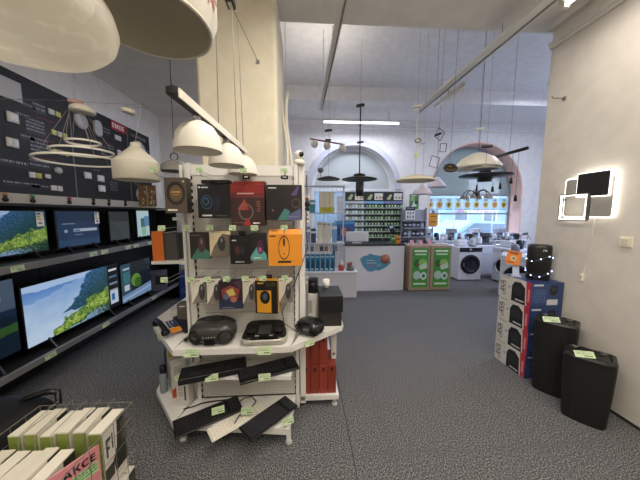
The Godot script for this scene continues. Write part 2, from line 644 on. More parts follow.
func ceiling_lights():
	var rail = mat("dcd8ce", 0.4)
	for b in BATTENS:
		var along = Vector3(1, 0, 0) if b[4] else Vector3(0, 0, 1)
		var high = 4.5 if b[1] > 4.2 else (4.2 if b[1] > 3.8 else 3.65)
		var where = {5: "lit white fluorescent tube fixture above the service counter", 0: "lit tube fixture at the camera end of the right ceiling rail"}
		var i = BATTENS.find(b)
		var t = thing("tube_fixture", where.get(i, ["", "tube fixture over the entrance end of the right wall", "tube fixture on the left rail before the pillar", "tube fixture on the left rail behind the camera", "tube fixture over the aisle by the wire bin", "", "tube fixture over the appliance corner", "tube fixture above the television aisle's far end"][i]), "ceiling light", Vector3(b[0], b[1], b[2]), 0.0, "fluorescent tube fixtures")
		var st = S()
		bx(st, Vector3(0, 0.02, 0), along * b[3] + Vector3(0.07, 0.04, 0.07) - along * 0.07)
		part(t, "housing", st, rail)
		st = S(true)
		cyl(st, Vector3(0, -0.022, 0) - along * (b[3] * 0.48), Vector3(0, -0.022, 0) + along * (b[3] * 0.48), 0.018)
		part(t, "tube", st, mat("ffffff", 0.4, 0.0, {"e": 6.0, "ec": b[5]}), "glowing fluorescent tube")
		for s in [-1, 1]:
			st = S()
			bx(st, along * (s * b[3] * 0.49) + Vector3(0, -0.015, 0), Vector3(0.045, 0.06, 0.045))
			part(t, "end_cap", st, rail)
		if high - b[1] > 0.06:
			for s in [-1, 1]:
				st = S()
				bx(st, along * (s * b[3] * 0.35) + Vector3(0, (high - b[1] + 0.04) / 2, 0), Vector3(0.02, high - b[1] - 0.04, 0.02))
				part(t, "hanger", st, rail)
	# the two long rails that the lamps hang from
	for r in [[0.40, 3.545, 0.55, -4.75, 0.3, "long white ceiling rail hanging left of the middle of the shop", 0.07], [2.19, 3.49, 1.6, -4.6, 2.0, "long white ceiling rail running along the right wall", 0.13]]:
		var t = thing("ceiling_rail", r[5], "rail", Vector3(r[0], r[1], 0))
		var dx = (r[4] - r[0]) / (r[2] - r[3])
		var b = Basis(Vector3.UP, atan(-dx) * -1.0)
		var a0 = Vector3(-dx * -r[2] * 0 , 0, r[2])
		var a1 = Vector3(r[4] - r[0], 0, r[3])
		var st = S()
		var d = a1 - a0
		b = Basis.looking_at(d.normalized())
		bx(st, (a0 + a1) / 2, Vector3(r[6], 0.035, d.length()), b)
		part(t, "channel", st, mat("e6e2d8", 0.35))
		st = S()
		bx(st, (a0 + a1) / 2 + Vector3(r[6] * 0.25, -0.02, 0), Vector3(0.016, 0.012, d.length()), b)
		part(t, "slot", st, mat("8a8578", 0.5))
		if r[0] < 1.0:   # indirect tube lying on top of the left rail's far half
			st = S(true)
			cyl(st, a0.lerp(a1, 0.8) + Vector3(0, 0.04, 0), a0.lerp(a1, 0.97) + Vector3(0, 0.04, 0), 0.016)
			part(t, "tube", st, mat("ffffff", 0.4, 0.0, {"e": 6.0, "ec": WARM}), "glowing tube on top of the rail")
			area("rail_light", r_at(r, a0.lerp(a1, 0.885)) + Vector3(0, 0.07, 0), Vector3.UP, Vector3(0, 0, 1), Vector2(0.06, 0.9), WARM, 0.75)
		for k in 5:
			var p = a0.lerp(a1, (k + 0.5) / 5.0)
			var top = 3.65 if p.z > -2.85 else 4.5
			st = S()
			cyl(st, p, Vector3(p.x, top - r[1], p.z), 0.004, -1, 6)
			part(t, "hanger_rod", st, steel)
	# dark unlit tube clipped to the far end of the right rail
	var u = thing("unlit_tube_lamp", "slim unlit tube lamp clipped beside the right rail's far end", "ceiling light", Vector3(2.0, 3.36, -4.0))
	var st2 = S(true)
	cyl(st2, Vector3(0.1, 0, 0.55), Vector3(0.08, 0, -0.1), 0.016)
	part(u, "tube", st2, mat("e8e6e2", 0.3))
	st2 = S()
	bx(st2, Vector3(0.09, 0.03, 0.22), Vector3(0.05, 0.03, 0.72))
	bx(st2, Vector3(0.09, 0.075, 0.22), Vector3(0.02, 0.09, 0.02))
	part(u, "holder", st2, mat("c9c5ba", 0.4))

# ---------------------------------------------------------------- shelving around the pillar
func pillar_shelving():
	var perf = StandardMaterial3D.new()
	perf.albedo_texture = ImageTexture.create_from_image(perforated())
	perf.uv1_triplanar = true
	perf.uv1_scale = Vector3.ONE * 18.0
	perf.uv1_triplanar_sharpness = 8.0
	perf.roughness = 0.5
	var t = thing("shop_shelving", "white perforated metal shop shelving built around the plastered pillar", "shelving")
	var w = white_steel
	var st = S()
	box2(st, Vector3(-0.87, 1.99, -2.075), Vector3(-0.07, 2.07, -2.05))
	part(t, "header_panel", st, w)
	for k in 5:   # perforated back panels
		var y0 = 0.16 + k * 0.367
		st = S()
		box2(st, Vector3(-0.87, y0, -2.072), Vector3(-0.085, y0 + 0.363, -2.055))
		part(t, "back_panel", st, perf)
	for x in [-0.885, -0.07]:
		st = S()
		rbx(st, Vector3(x, 1.06, -2.055), Vector3(0.03, 2.04, 0.045), 0.003)
		var p = part(t, "upright", st, w)
		st = S()
		for k in 38:
			bx(st, Vector3(x + (0.018 if x < -0.5 else -0.018), 0.12 + k * 0.05, -2.0495), Vector3(0.009, 0.026, 0.012))
		var sl = part(p, "slot_row", st, mat("1c1b1a", 0.8))
		sl.set_meta("kind", "stuff")
	# side bays: panels along the pillar, end uprights
	for s in [[-0.94, -0.96], [-0.03, -0.045]]:
		st = S()
		box2(st, Vector3(s[0], 0.12, -3.2), Vector3(s[1], 2.07, -2.06))
		part(t, "side_panel", st, w)
	st = S()
	rbx(st, Vector3(-0.025, 1.06, -2.1), Vector3(0.05, 2.04, 0.04), 0.004)
	part(t, "upright", st, w)
	st = S()
	rbx(st, Vector3(-0.925, 1.06, -2.1), Vector3(0.03, 2.04, 0.04), 0.004)
	part(t, "upright", st, w)
	# shelves
	var polys = [
		[0.72, 0.045, [[-0.955, -1.8], [-0.112, -1.8], [-0.075, -2.052], [-0.92, -2.052]]],
		[0.72, 0.045, [[-0.11, -1.8], [0.325, -2.13], [0.325, -3.2], [-0.02, -3.2], [-0.02, -2.06]]],
		[0.72, 0.045, [[-0.957, -1.8], [-1.3, -2.19], [-1.4, -2.36], [-1.4, -3.2], [-0.96, -3.2], [-0.96, -2.06]]],
		[0.48, 0.03, [[-0.965, -1.86], [-0.112, -1.81], [-0.085, -2.052], [-0.92, -2.052]]],
		[0.15, 0.05, [[-0.985, -1.8], [-0.12, -1.7], [-0.085, -2.052], [-0.92, -2.052]]],
		[0.15, 0.05, [[-0.987, -1.8], [-1.31, -2.17], [-1.37, -2.4], [-1.37, -3.2], [-0.96, -3.2], [-0.94, -2.06]]],
		[0.105, 0.04, [[-0.06, -2.08], [0.29, -2.08], [0.29, -3.2], [-0.02, -3.2], [-0.02, -2.13], [-0.06, -2.13]]],
		[1.245, 0.03, [[-1.46, -2.48], [-1.46, -3.2], [-0.96, -3.2], [-0.96, -2.5]]],
		[1.66, 0.03, [[-1.3, -2.6], [-1.3, -3.2], [-0.96, -3.2], [-0.96, -2.6]]],
	]
	for p in polys:
		st = S()
		slab(st, p[2], p[0], p[1])
		part(t, "shelf", st, w)
	for f in [[-0.925, -1.82], [-0.13, -1.745], [0.255, -2.11], [-1.26, -2.21], [-0.09, -2.12], [0.255, -3.1], [-1.3, -3.1]]:
		st = S(true)
		cyl(st, Vector3(f[0], 0.018, f[1]), Vector3(f[0], 0.105 if f[0] < -0.1 else 0.07, f[1]), 0.014)
		lathe(st, [[0.0, 0.0], [0.026, 0.0], [0.026, 0.008], [0.014, 0.02]], 14, Transform3D(Basis(), Vector3(f[0], 0, f[1])))
		part(t, "foot", st, mat("cfcdc8", 0.4))
	st = S()
	bx(st, Vector3(-0.128, 0.11, -1.727), Vector3(0.03, 0.14, 0.04))
	part(t, "corner_post", st, w)
	# price rail cards along the shelf fronts
	for c in [[-0.82, 0.7, -1.79, 0.1, 0], [-0.3, 0.7, -1.79, 0.1, 0], [-0.69, 0.5, -1.8, 0.09, 8], [-0.3, 0.515, -1.76, 0.085, 5], [-0.945, 0.475, -1.86, 0.07, 40], [-0.665, 0.215, -1.83, 0.09, 20], [-0.44, 0.225, -1.8, 0.09, 4], [-0.13, 0.195, -1.72, 0.085, 25], [0.03, 0.70, -1.885, 0.085, 35], [-1.19, 0.7, -2.06, 0.08, -50], [-1.33, 0.7, -2.24, 0.08, -55], [0.335, 0.70, -2.2, 0.08, 80], [0.335, 0.80, -2.33, 0.05, 80]]:
		st = S()
		bx(st, Vector3(c[0], c[1], c[2]), Vector3(c[3], c[3] * 0.55, 0.003), B(c[4], -18), true)
		part(t, "price_card", st, label_green)
	# hooks with a price card at the tip
	var rows = [[1.985, [-1.0, -0.705, -0.415, -0.14]], [1.595, [-0.975, -0.81, -0.655, -0.5, -0.35, -0.145]], [1.235, [-0.98, -0.80, -0.685, -0.555, -0.425, -0.3, -0.145]]]
	for r in rows:
		for x in r[1]:
			st = S()
			tube(st, [Vector3(x, r[0] - 0.03, -2.06), Vector3(x, r[0] - 0.03, -1.83), Vector3(x, r[0] - 0.012, -1.8)], 0.0028, 5)
			tube(st, [Vector3(x, r[0] + 0.0, -2.06), Vector3(x, r[0] + 0.0, -1.81)], 0.0018, 5)
			var h = part(t, "peg_hook", st, steel)
			st = S()
			bx(st, Vector3(x, r[0] + 0.004, -1.797), Vector3(0.048, 0.036, 0.002), B(0, -6), true)
			part(h, "price_card", st, label_green)
	# cable drooping beside the right upright
	st = S()
	tube(st, [Vector3(0.015, 2.0, -2.06), Vector3(0.02, 1.8, -2.055), Vector3(0.01, 1.55, -2.05), Vector3(0.02, 1.42, -2.05), Vector3(-0.03, 1.28, -2.03), Vector3(-0.1, 1.1, -2.02), Vector3(-0.19, 0.9, -2.02), Vector3(-0.17, 0.82, -1.98), Vector3(-0.06, 0.755, -1.95)], 0.0035, 6)
	part(t, "cable", st, mat("2b2a2c", 0.5))
	# camera-like white ball sensor on top of the right upright
	var c = thing("dome_camera", "small white ball camera with black eye atop the shelving post", "camera", Vector3(-0.04, 2.08, -2.06))
	st = S(true)
	lathe(st, [[0.0, 0.0], [0.04, 0.0], [0.043, 0.02], [0.03, 0.036], [0.0, 0.04]], 20)
	part(c, "base", st, mat("efe9da", 0.4))
	st = S(true)
	lathe(st, ball(0.037, 8), 20, Transform3D(Basis(), Vector3(0, 0.07, 0)))
	part(c, "head", st, mat("f1ecdf", 0.35))
	st = S(true)
	lathe(st, [[0.022, 0.0], [0.016, 0.008], [0.0, 0.011]], 16, Transform3D(B(0, 75, 0) * B(20), Vector3(0.014, 0.074, 0.028)))
	part(c, "lens", st, mat("0c0c0e", 0.15))
	var sn = thing("bead_string", "string of red, black and cream round samples hanging beside the shelving", "samples")
	for k in 6:
		st = S(true)
		lathe(st, ball([0.022, 0.026, 0.02, 0.015, 0.015, 0.015][k], 6), 12, Transform3D(Basis(), Vector3(0.022, [1.82, 1.775, 1.735, 1.7, 1.66, 1.625][k], -2.14)))
		part(sn, "bead", st, mat(["c9b09c", "1a1716", "1a1716", "d8cfbd", "cfc5b2", "d2c9b6"][k], 0.4))
	st = S(true)
	lathe(st, ball(0.012, 6), 10, Transform3D(Basis(), Vector3(0.022, 1.82, -2.12)))
	part(sn, "red_button", st, mat("8c2a22", 0.4))
	st = S(true)
	cyl(st, Vector3(0.022, 1.61, -2.14), Vector3(0.022, 2.04, -2.14), 0.002, -1, 6)
	cyl(st, Vector3(0.022, 2.04, -2.14), Vector3(-0.02, 2.04, -2.14), 0.002, -1, 6)
	part(sn, "string", st, mat("8a8478", 0.5))

func ball(r, n):
	var p = []
	for k in n + 1:
		var a = -PI / 2 + PI * k / n
		p.append([maxf(0.0, r * cos(a)), r * sin(a)])
	return p

func perforated():
	var im = Image.create(64, 64, false, Image.FORMAT_RGBA8)
	im.fill(Color("dad8d2"))
	for j in 4:
		for i in 4:
			for y in 16:
				for x in 16:
					if Vector2(x - 7.5, y - 7.5).length() < 3.6: im.set_pixel(i * 16 + x, j * 16 + y, Color("a19d95"))
	return im

# ---------------------------------------------------------------- boxed goods on the hooks
func pegged(called, label, x0, x1, y0, y1, d, m, z = -1.9, yaw = 0.0, tab = false, roll = 0.0):
	var o = thing(called, label, "box" if called.ends_with("box") else "package", Vector3((x0 + x1) / 2, y0, z), deg_to_rad(yaw), "boxed goods on the peg hooks")
	var st = S()
	bx(st, Vector3(0, (y1 - y0) / 2, -d / 2), Vector3(x1 - x0, y1 - y0, d), B(0, 0, roll), true)
	part(o, "carton", st, m)
	if tab:
		st = S()
		bx(st, Vector3(0, y1 - y0 + 0.014, -d + 0.004), Vector3((x1 - x0) * 0.34, 0.032, 0.003))
		part(o, "hang_tab", st, mat("1a1a1c", 0.5))
	return o

func mouse_ops(body, wheel):
	return [["c", 0.55, 0.52, 0.2, 0.3, body], ["c", 0.55, 0.36, 0.035, 0.08, wheel], ["r", 0.05, 0.9, 0.6, 0.04, "b8b8b8"]]

func pegboard_goods():
	# top row
	pegged("headphone_box", "brown box picturing round headphones, hanging left of the shelving post", -1.01, -0.855, 1.70, 1.955, 0.08, pmat("hp0", 72, 120, "55473a", "2e2620", [["o", 0.5, 0.44, 0.42, 0.33, 0.72, "211a15"], ["c", 0.5, 0.42, 0.28, 0.2, "6a5234"], ["r", 0.3, 0.38, 0.4, 0.03, "c9a15a"], ["r", 0.34, 0.47, 0.32, 0.02, "b08a4a"], ["r", 0.1, 0.88, 0.45, 0.05, "e8e4da"], ["c", 0.86, 0.1, 0.05, 0.03, "d0c6b0"]]), -1.93)
	pegged("headset_box", "black headset box with a blue headset picture and dark window", -0.765, -0.537, 1.665, 1.905, 0.1, pmat("hp1", 120, 128, "131219", "100f14", [["r", 0.5, 0.2, 0.4, 0.68, "0b0d18"], ["r", 0.49, 0.18, 0.015, 0.7, "3a3d4c"], ["o", 0.26, 0.52, 0.18, 0.22, 0.8, "2f5273"], ["o", 0.24, 0.5, 0.1, 0.12, 0.6, "3d6788"], ["p", [0.55, 0.3, 0.7, 0.45, 0.6, 0.8, 0.55, 0.8], "1a2240"], ["r", 0.03, 0.06, 0.05, 0.05, "ffffff"], ["r", 0.11, 0.07, 0.22, 0.04, "cfd0d6"], ["r", 0.12, 0.9, 0.3, 0.045, "e6e6ea"], ["t", 0.5, 0.92, 0.4, 0.05, 1, "77808c"]]), -1.9, 3.0)
	var rb = pegged("headset_box", "tall dark box with red lid and red headset picture", -0.535, -0.293, 1.61, 1.905, 0.1, pmat("hp2", 120, 150, "3a2323", "471d1c", [["r", 0, 0, 1, 0.2, "8c2a26"], ["r", 0.0, 0.2, 1, 0.12, "6d2a2c"], ["r", 0.2, 0.2, 0.5, 0.03, "c99a92"], ["p", [0.2, 0.6, 0.42, 0.34, 0.55, 0.6, 0.4, 0.62], "9c3a30"], ["o", 0.45, 0.66, 0.22, 0.2, 0.82, "6a5f5b"], ["p", [0.35, 1, 0.5, 0.8, 0.62, 1], "a02f2b"], ["t", 0.78, 0.4, 0.1, 0.28, 5, "a86a4a"], ["r", 0.66, 0.92, 0.2, 0.03, "f0e8e4"], ["t", 0.06, 0.92, 0.4, 0.03, 1, "8a7a76"]]), -1.89, -2.0)
	var st = S()
	prism(st, [Vector2(-0.115, 0), Vector2(0.115, 0), Vector2(0.125, 0.022), Vector2(-0.09, 0.022)], 0.1, Transform3D(Basis(), Vector3(0, 0.296, 0)))
	part(rb, "lid_flap", st, mat("8f2d27", 0.45))
	pegged("headset_box", "dark box with teal and violet triangles beside the right post", -0.28, -0.02, 1.65, 1.905, 0.1, pmat("hp3", 130, 128, "211c1f", "6d5f8a", [["p", [0.3, 1, 0.52, 0.66, 0.66, 0.74, 0.62, 0.85, 0.95, 0.66, 1, 1], "5a5f86"], ["p", [0.3, 1, 0.5, 0.67, 0.66, 0.76, 0.55, 1], "437f7a"], ["p", [0.68, 0.3, 0.86, 0.04, 0.92, 0.06, 0.84, 0.3], "5b4a7c"], ["o", 0.82, 0.52, 0.12, 0.14, 0.8, "5b4d3e"], ["r", 0.06, 0.07, 0.22, 0.035, "e9e6e4"], ["t", 0.6, 0.9, 0.3, 0.04, 1, "a5b4c4"], ["r", 0.16, 0.7, 0.03, 0.04, "c7a254"]]), -1.9, 0.0)
	for b in [[-0.70, 0.09], [-0.61, 0.13]]:
		var o = thing("spare_headset_box", "flat black box lying on the hook behind the blue headset box" if b[0] < -0.65 else "wide black box top peeking out behind the headset boxes", "box", Vector3(b[0], 1.912, -1.955))
		st = S()
		rbx(st, Vector3(0, 0.014, 0), Vector3(b[1], 0.028, 0.075), 0.003)
		part(o, "carton", st, black_plastic)
	for x in [-0.405, -0.14]:
		var o = thing("security_tag", "black magnetic security tag on the red box's hook" if x < -0.3 else "black magnetic security tag on the triangle box's hook", "tag", Vector3(x, 1.945, -1.845))
		st = S()
		rbx(st, Vector3(0, 0.006, 0), Vector3(0.05, 0.026, 0.022), 0.004)
		part(o, "case", st, black_plastic)
		st = S()
		bx(st, Vector3(0, 0.006, 0.0115), Vector3(0.026, 0.008, 0.001))
		part(o, "sticker", st, mat("dcdcdc", 0.5))
	# second row
	var dg = pmat("mo1", 64, 88, "241c1b", "1b1716", [["p", [0.0, 1, 0.5, 0.45, 1, 0.75, 1, 1], "42796a"], ["c", 0.58, 0.45, 0.2, 0.3, "4a3a34"], ["c", 0.58, 0.34, 0.05, 0.12, "9a7a70"], ["r", 0.05, 0.08, 0.5, 0.04, "6b5a54"]])
	pegged("mouse_box", "dark mouse box with green lower corner, leftmost of the middle row", -0.835, -0.7, 1.365, 1.56, 0.06, dg, -1.9, 6)
	var cr = pmat("mo2", 64, 88, "d8c9a2", "5f5348", [["p", [0.0, 1, 0.2, 0.6, 0.6, 0.1, 1, 0.16, 1, 1], "6d6256"], ["c", 0.55, 0.5, 0.18, 0.3, "2c2b30"], ["c", 0.55, 0.36, 0.04, 0.09, "8a8a92"], ["t", 0.15, 0.04, 0.8, 0.05, 1, "6a5f48"]])
	pegged("mouse_box", "cream and taupe mouse box next to the green-cornered one", -0.695, -0.548, 1.385, 1.57, 0.06, cr, -1.905, 10)
	pegged("mouse_box", "black square mouse box with white print at the middle row's centre", -0.55, -0.403, 1.325, 1.535, 0.07, pmat("mo3", 72, 100, "110f10", "0d0c0d", [["c", 0.36, 0.5, 0.12, 0.16, "4a2428"], ["c", 0.6, 0.5, 0.1, 0.15, "262a33"], ["r", 0.1, 0.14, 0.22, 0.035, "d8d8d8"], ["r", 0.25, 0.9, 0.45, 0.035, "bdb8b8"], ["t", 0.6, 0.14, 0.25, 0.03, 1, "8a8484"]]), -1.89, -3, true)
	pegged("mouse_box", "dark mouse box with teal corner and magenta mouse beside orange box", -0.402, -0.285, 1.352, 1.55, 0.06, pmat("mo4", 64, 96, "191516", "1f1a1c", [["p", [0.0, 1, 0.0, 0.85, 0.5, 0.4, 1, 0.8, 1, 1], "5fa39a"], ["c", 0.6, 0.5, 0.2, 0.27, "4d1f3e"], ["c", 0.58, 0.6, 0.1, 0.1, "b0528c"], ["r", 0.2, 0.9, 0.4, 0.03, "e0f0ee"]]), -1.9, 5)
	var ob = pegged("mouse_box", "bright orange mouse box with a black mouse outline", -0.27, -0.022, 1.31, 1.545, 0.09, pmat("mo5", 130, 124, "ee9a2c", "c97d20", [["o", 0.46, 0.42, 0.165, 0.38, 0.9, "2a2016"], ["c", 0.46, 0.24, 0.03, 0.14, "2a2016"], ["c", 0.46, 0.62, 0.02, 0.02, "2a2016"], ["r", 0.04, 0.03, 0.18, 0.05, "5a3a14"], ["r", 0.28, 0.84, 0.4, 0.075, "33240f"], ["t", 0.7, 0.84, 0.1, 0.03, 1, "33240f"]]), -1.885, -1)
	st = S()
	prism(st, [Vector2(-0.122, 0), Vector2(0.122, 0), Vector2(0.118, 0.045), Vector2(-0.116, 0.04)], 0.02, Transform3D(B(0, -30), Vector3(0, 0.235, 0)))
	part(ob, "flap", st, mat("e79428", 0.45))
	lettering(ob, "lettering", "TRUST", 0.014, mat("3a2710", 0.5), Vector3(-0.08, 0.262, -0.012), B(0, -30))
	# third row
	var grey = pmat("mo6", 56, 88, "d8d2c2", "6f6a62", [["p", [0.0, 1, 0.3, 0.7, 0.75, 0.2, 1, 0.1, 1, 1], "7c766d"], ["c", 0.66, 0.55, 0.2, 0.32, "3c3a3a"], ["c", 0.66, 0.4, 0.04, 0.09, "a8a8a8"], ["r", 0.08, 0.08, 0.5, 0.04, "8a8576"]])
	pegged("mouse_box", "pale grey mouse box, leftmost of the bottom row", -0.84, -0.738, 1.03, 1.22, 0.06, grey, -1.9, 14)
	pegged("mouse_box", "pale grey mouse box left of the colourful poster box", -0.73, -0.632, 1.025, 1.215, 0.06, grey, -1.9, 14)
	pegged("game_box", "dark box with a colourful red and yellow fantasy print", -0.64, -0.472, 0.985, 1.2, 0.06, pmat("mo7", 84, 104, "2b2026", "17131a", [["p", [0.1, 0.3, 0.5, 0.15, 0.9, 0.3, 0.8, 0.65, 0.4, 0.8, 0.15, 0.6], "8a3f38"], ["p", [0.3, 0.35, 0.6, 0.25, 0.72, 0.5, 0.45, 0.55], "c9b45a"], ["p", [0.0, 0.7, 0.5, 0.6, 1, 0.75, 1, 1, 0, 1], "25304a"], ["c", 0.62, 0.66, 0.14, 0.1, "b06a52"], ["c", 0.3, 0.55, 0.12, 0.1, "5f6a8c"], ["p", [0.6, 0.05, 0.95, 0.0, 0.95, 0.3], "52394e"], ["r", 0.12, 0.93, 0.5, 0.025, "7d7d92"]]), -1.885, 4)
	pegged("mouse_box", "pale grey mouse box between the colourful and the yellow box", -0.47, -0.375, 1.02, 1.21, 0.06, grey, -1.905, 14)
	pegged("mouse_box", "yellow and black box with clear window, lowest hanging", -0.375, -0.205, 0.945, 1.2, 0.07, pmat("mo8", 88, 124, "15120e", "dba22f", [["r", 0.06, 0.3, 0.72, 0.68, "dd9a25"], ["r", 0.7, 0.3, 0.12, 0.7, "120f0c"], ["r", 0.0, 0.3, 0.07, 0.7, "120f0c"], ["c", 0.42, 0.5, 0.22, 0.2, "14140f"], ["c", 0.42, 0.48, 0.1, 0.1, "4a5a66"], ["r", 0.1, 0.06, 0.26, 0.05, "d0a23c"], ["t", 0.5, 0.08, 0.4, 0.1, 2, "8a6a2a"]]), -1.88, -6, true)
	pegged("mouse_box", "pale grey mouse box, rightmost of the bottom row", -0.2, -0.095, 1.02, 1.215, 0.06, grey, -1.9, 12)
	# left side bay: goods seen past the post
	var og = thing("orange_box", "upright orange box on the shelving's left side bay", "box", Vector3(-1.43, 1.245, -2.55), deg_to_rad(-58))
	st = S()
	bx(st, Vector3(0, 0.14, 0), Vector3(0.12, 0.28, 0.09), Basis(), true)
	part(og, "carton", st, pmat("ora", 48, 100, "df6a1e", "e27422", [["r", 0.42, 0.3, 0.14, 0.5, "e9d2b8"], ["r", 0.1, 0.05, 0.7, 0.05, "b4500f"]]))
	for k in 3:
		var gb = thing("grey_case", ["dark grey slim case next to the orange box", "dark grey slim case in the middle of three", "dark grey slim case farthest from the orange box"][k], "case", Vector3(-1.305, 1.245, -2.56 - k * 0.06), 0, "slim grey cases on the left side bay")
		st = S()
		rbx(st, Vector3(0, 0.13, 0), Vector3(0.13, 0.26, 0.05), 0.004)
		part(gb, "case_body", st, mat(["4d4a48", "3f3c3b", "565250"][k], 0.5))
	for k in 2:
		var tk = thing("blue_package", ["light blue boxed gadget on the side bay's upper shelf", "darker blue boxed gadget beside the light blue one"][k], "box", Vector3(-1.18 + k * 0.09, 1.66, -2.68), 0.1)
		st = S()
		bx(st, Vector3(0, 0.05, 0), Vector3(0.08, 0.1, 0.06), Basis(), true)
		part(tk, "carton", st, pmat("tk%d" % k, 40, 48, ["5d87b8", "35598c"][k], "2d4a70", [["p", [0.1, 0.9, 0.5, 0.2, 0.9, 0.7], "b9cfe2"], ["r", 0.1, 0.06, 0.5, 0.1, "e8eef4"]]))

# ---------------------------------------------------------------- goods standing on the shelves
func loft(st, rings, cap0 = true, cap1 = true):
	for i in rings.size() - 1:
		var n = rings[i].size()
		for k in n:
			var k2 = (k + 1) % n
			quad(st, rings[i][k], rings[i][k2], rings[i + 1][k2], rings[i + 1][k])
	for e in [[0, cap0], [rings.size() - 1, cap1]]:
		if e[1]:
			var c = V
			for p in rings[e[0]]: c += p
			c /= rings[e[0]].size()
			for k in rings[e[0]].size(): tri(st, c, rings[e[0]][k], rings[e[0]][(k + 1) % rings[e[0]].size()])

func ring_xz(w, d, r, y, at = Vector3.ZERO, n = 5):
	var out = []
	for p in rrect(w, d, r, n): out.append(at + Vector3(p.x, y, p.y))
	return out

func superell(st, c, s, e1 = 0.6, e2 = 0.6, nu = 28, nv = 14):
	var sp = func(v, e): return signf(v) * pow(absf(v), e)
	var p = func(i, j):
		var u = TAU * i / nu
		var v = -PI / 2 + PI * j / nv
		return c + Vector3(s.x * sp.call(cos(v), e1) * sp.call(cos(u), e2), s.y * sp.call(sin(v), e1), s.z * sp.call(cos(v), e1) * sp.call(sin(u), e2)) * 0.5
	for i in nu:
		for j in nv:
			quad(st, p.call(i, j), p.call(i + 1, j), p.call(i + 1, j + 1), p.call(i, j + 1))

func disc(st, c, n, r, t, seg = 24):
	cyl(st, c, c + n.normalized() * t, r, -1, seg)

func keyboard(called, label, at, yaw, w, d, body, keys, tilt = 3.0, h = 0.022, pad = 0.0):
	var o = thing(called, label, "keyboard", at, deg_to_rad(yaw))
	var tb = B(0, tilt)
	var st = S()
	rbx(st, Vector3(0, h / 2 + 0.004, 0), Vector3(w, h * 0.55, d), 0.004, tb)
	part(o, "case", st, body)
	st = S()
	var cols = 18
	var rows = 6
	var kw = (w - 0.02) / cols
	var kd = (d - 0.02 - pad) / rows
	for r in rows:
		var c = 0
		while c < cols:
			var span = 6 if r == 5 and c == 4 else 1
			if c != 14:
				bx(st, tb * Vector3(-w / 2 + 0.01 + kw * (c + span * 0.5), h * 0.85, -d / 2 + 0.01 + kd * (r + 0.5)) + Vector3(0, 0.004, 0), Vector3(kw * span - 0.004, 0.008, kd - 0.004), tb)
			c += span
	var k = part(o, "keys", st, keys)
	k.set_meta("kind", "stuff")
	return o

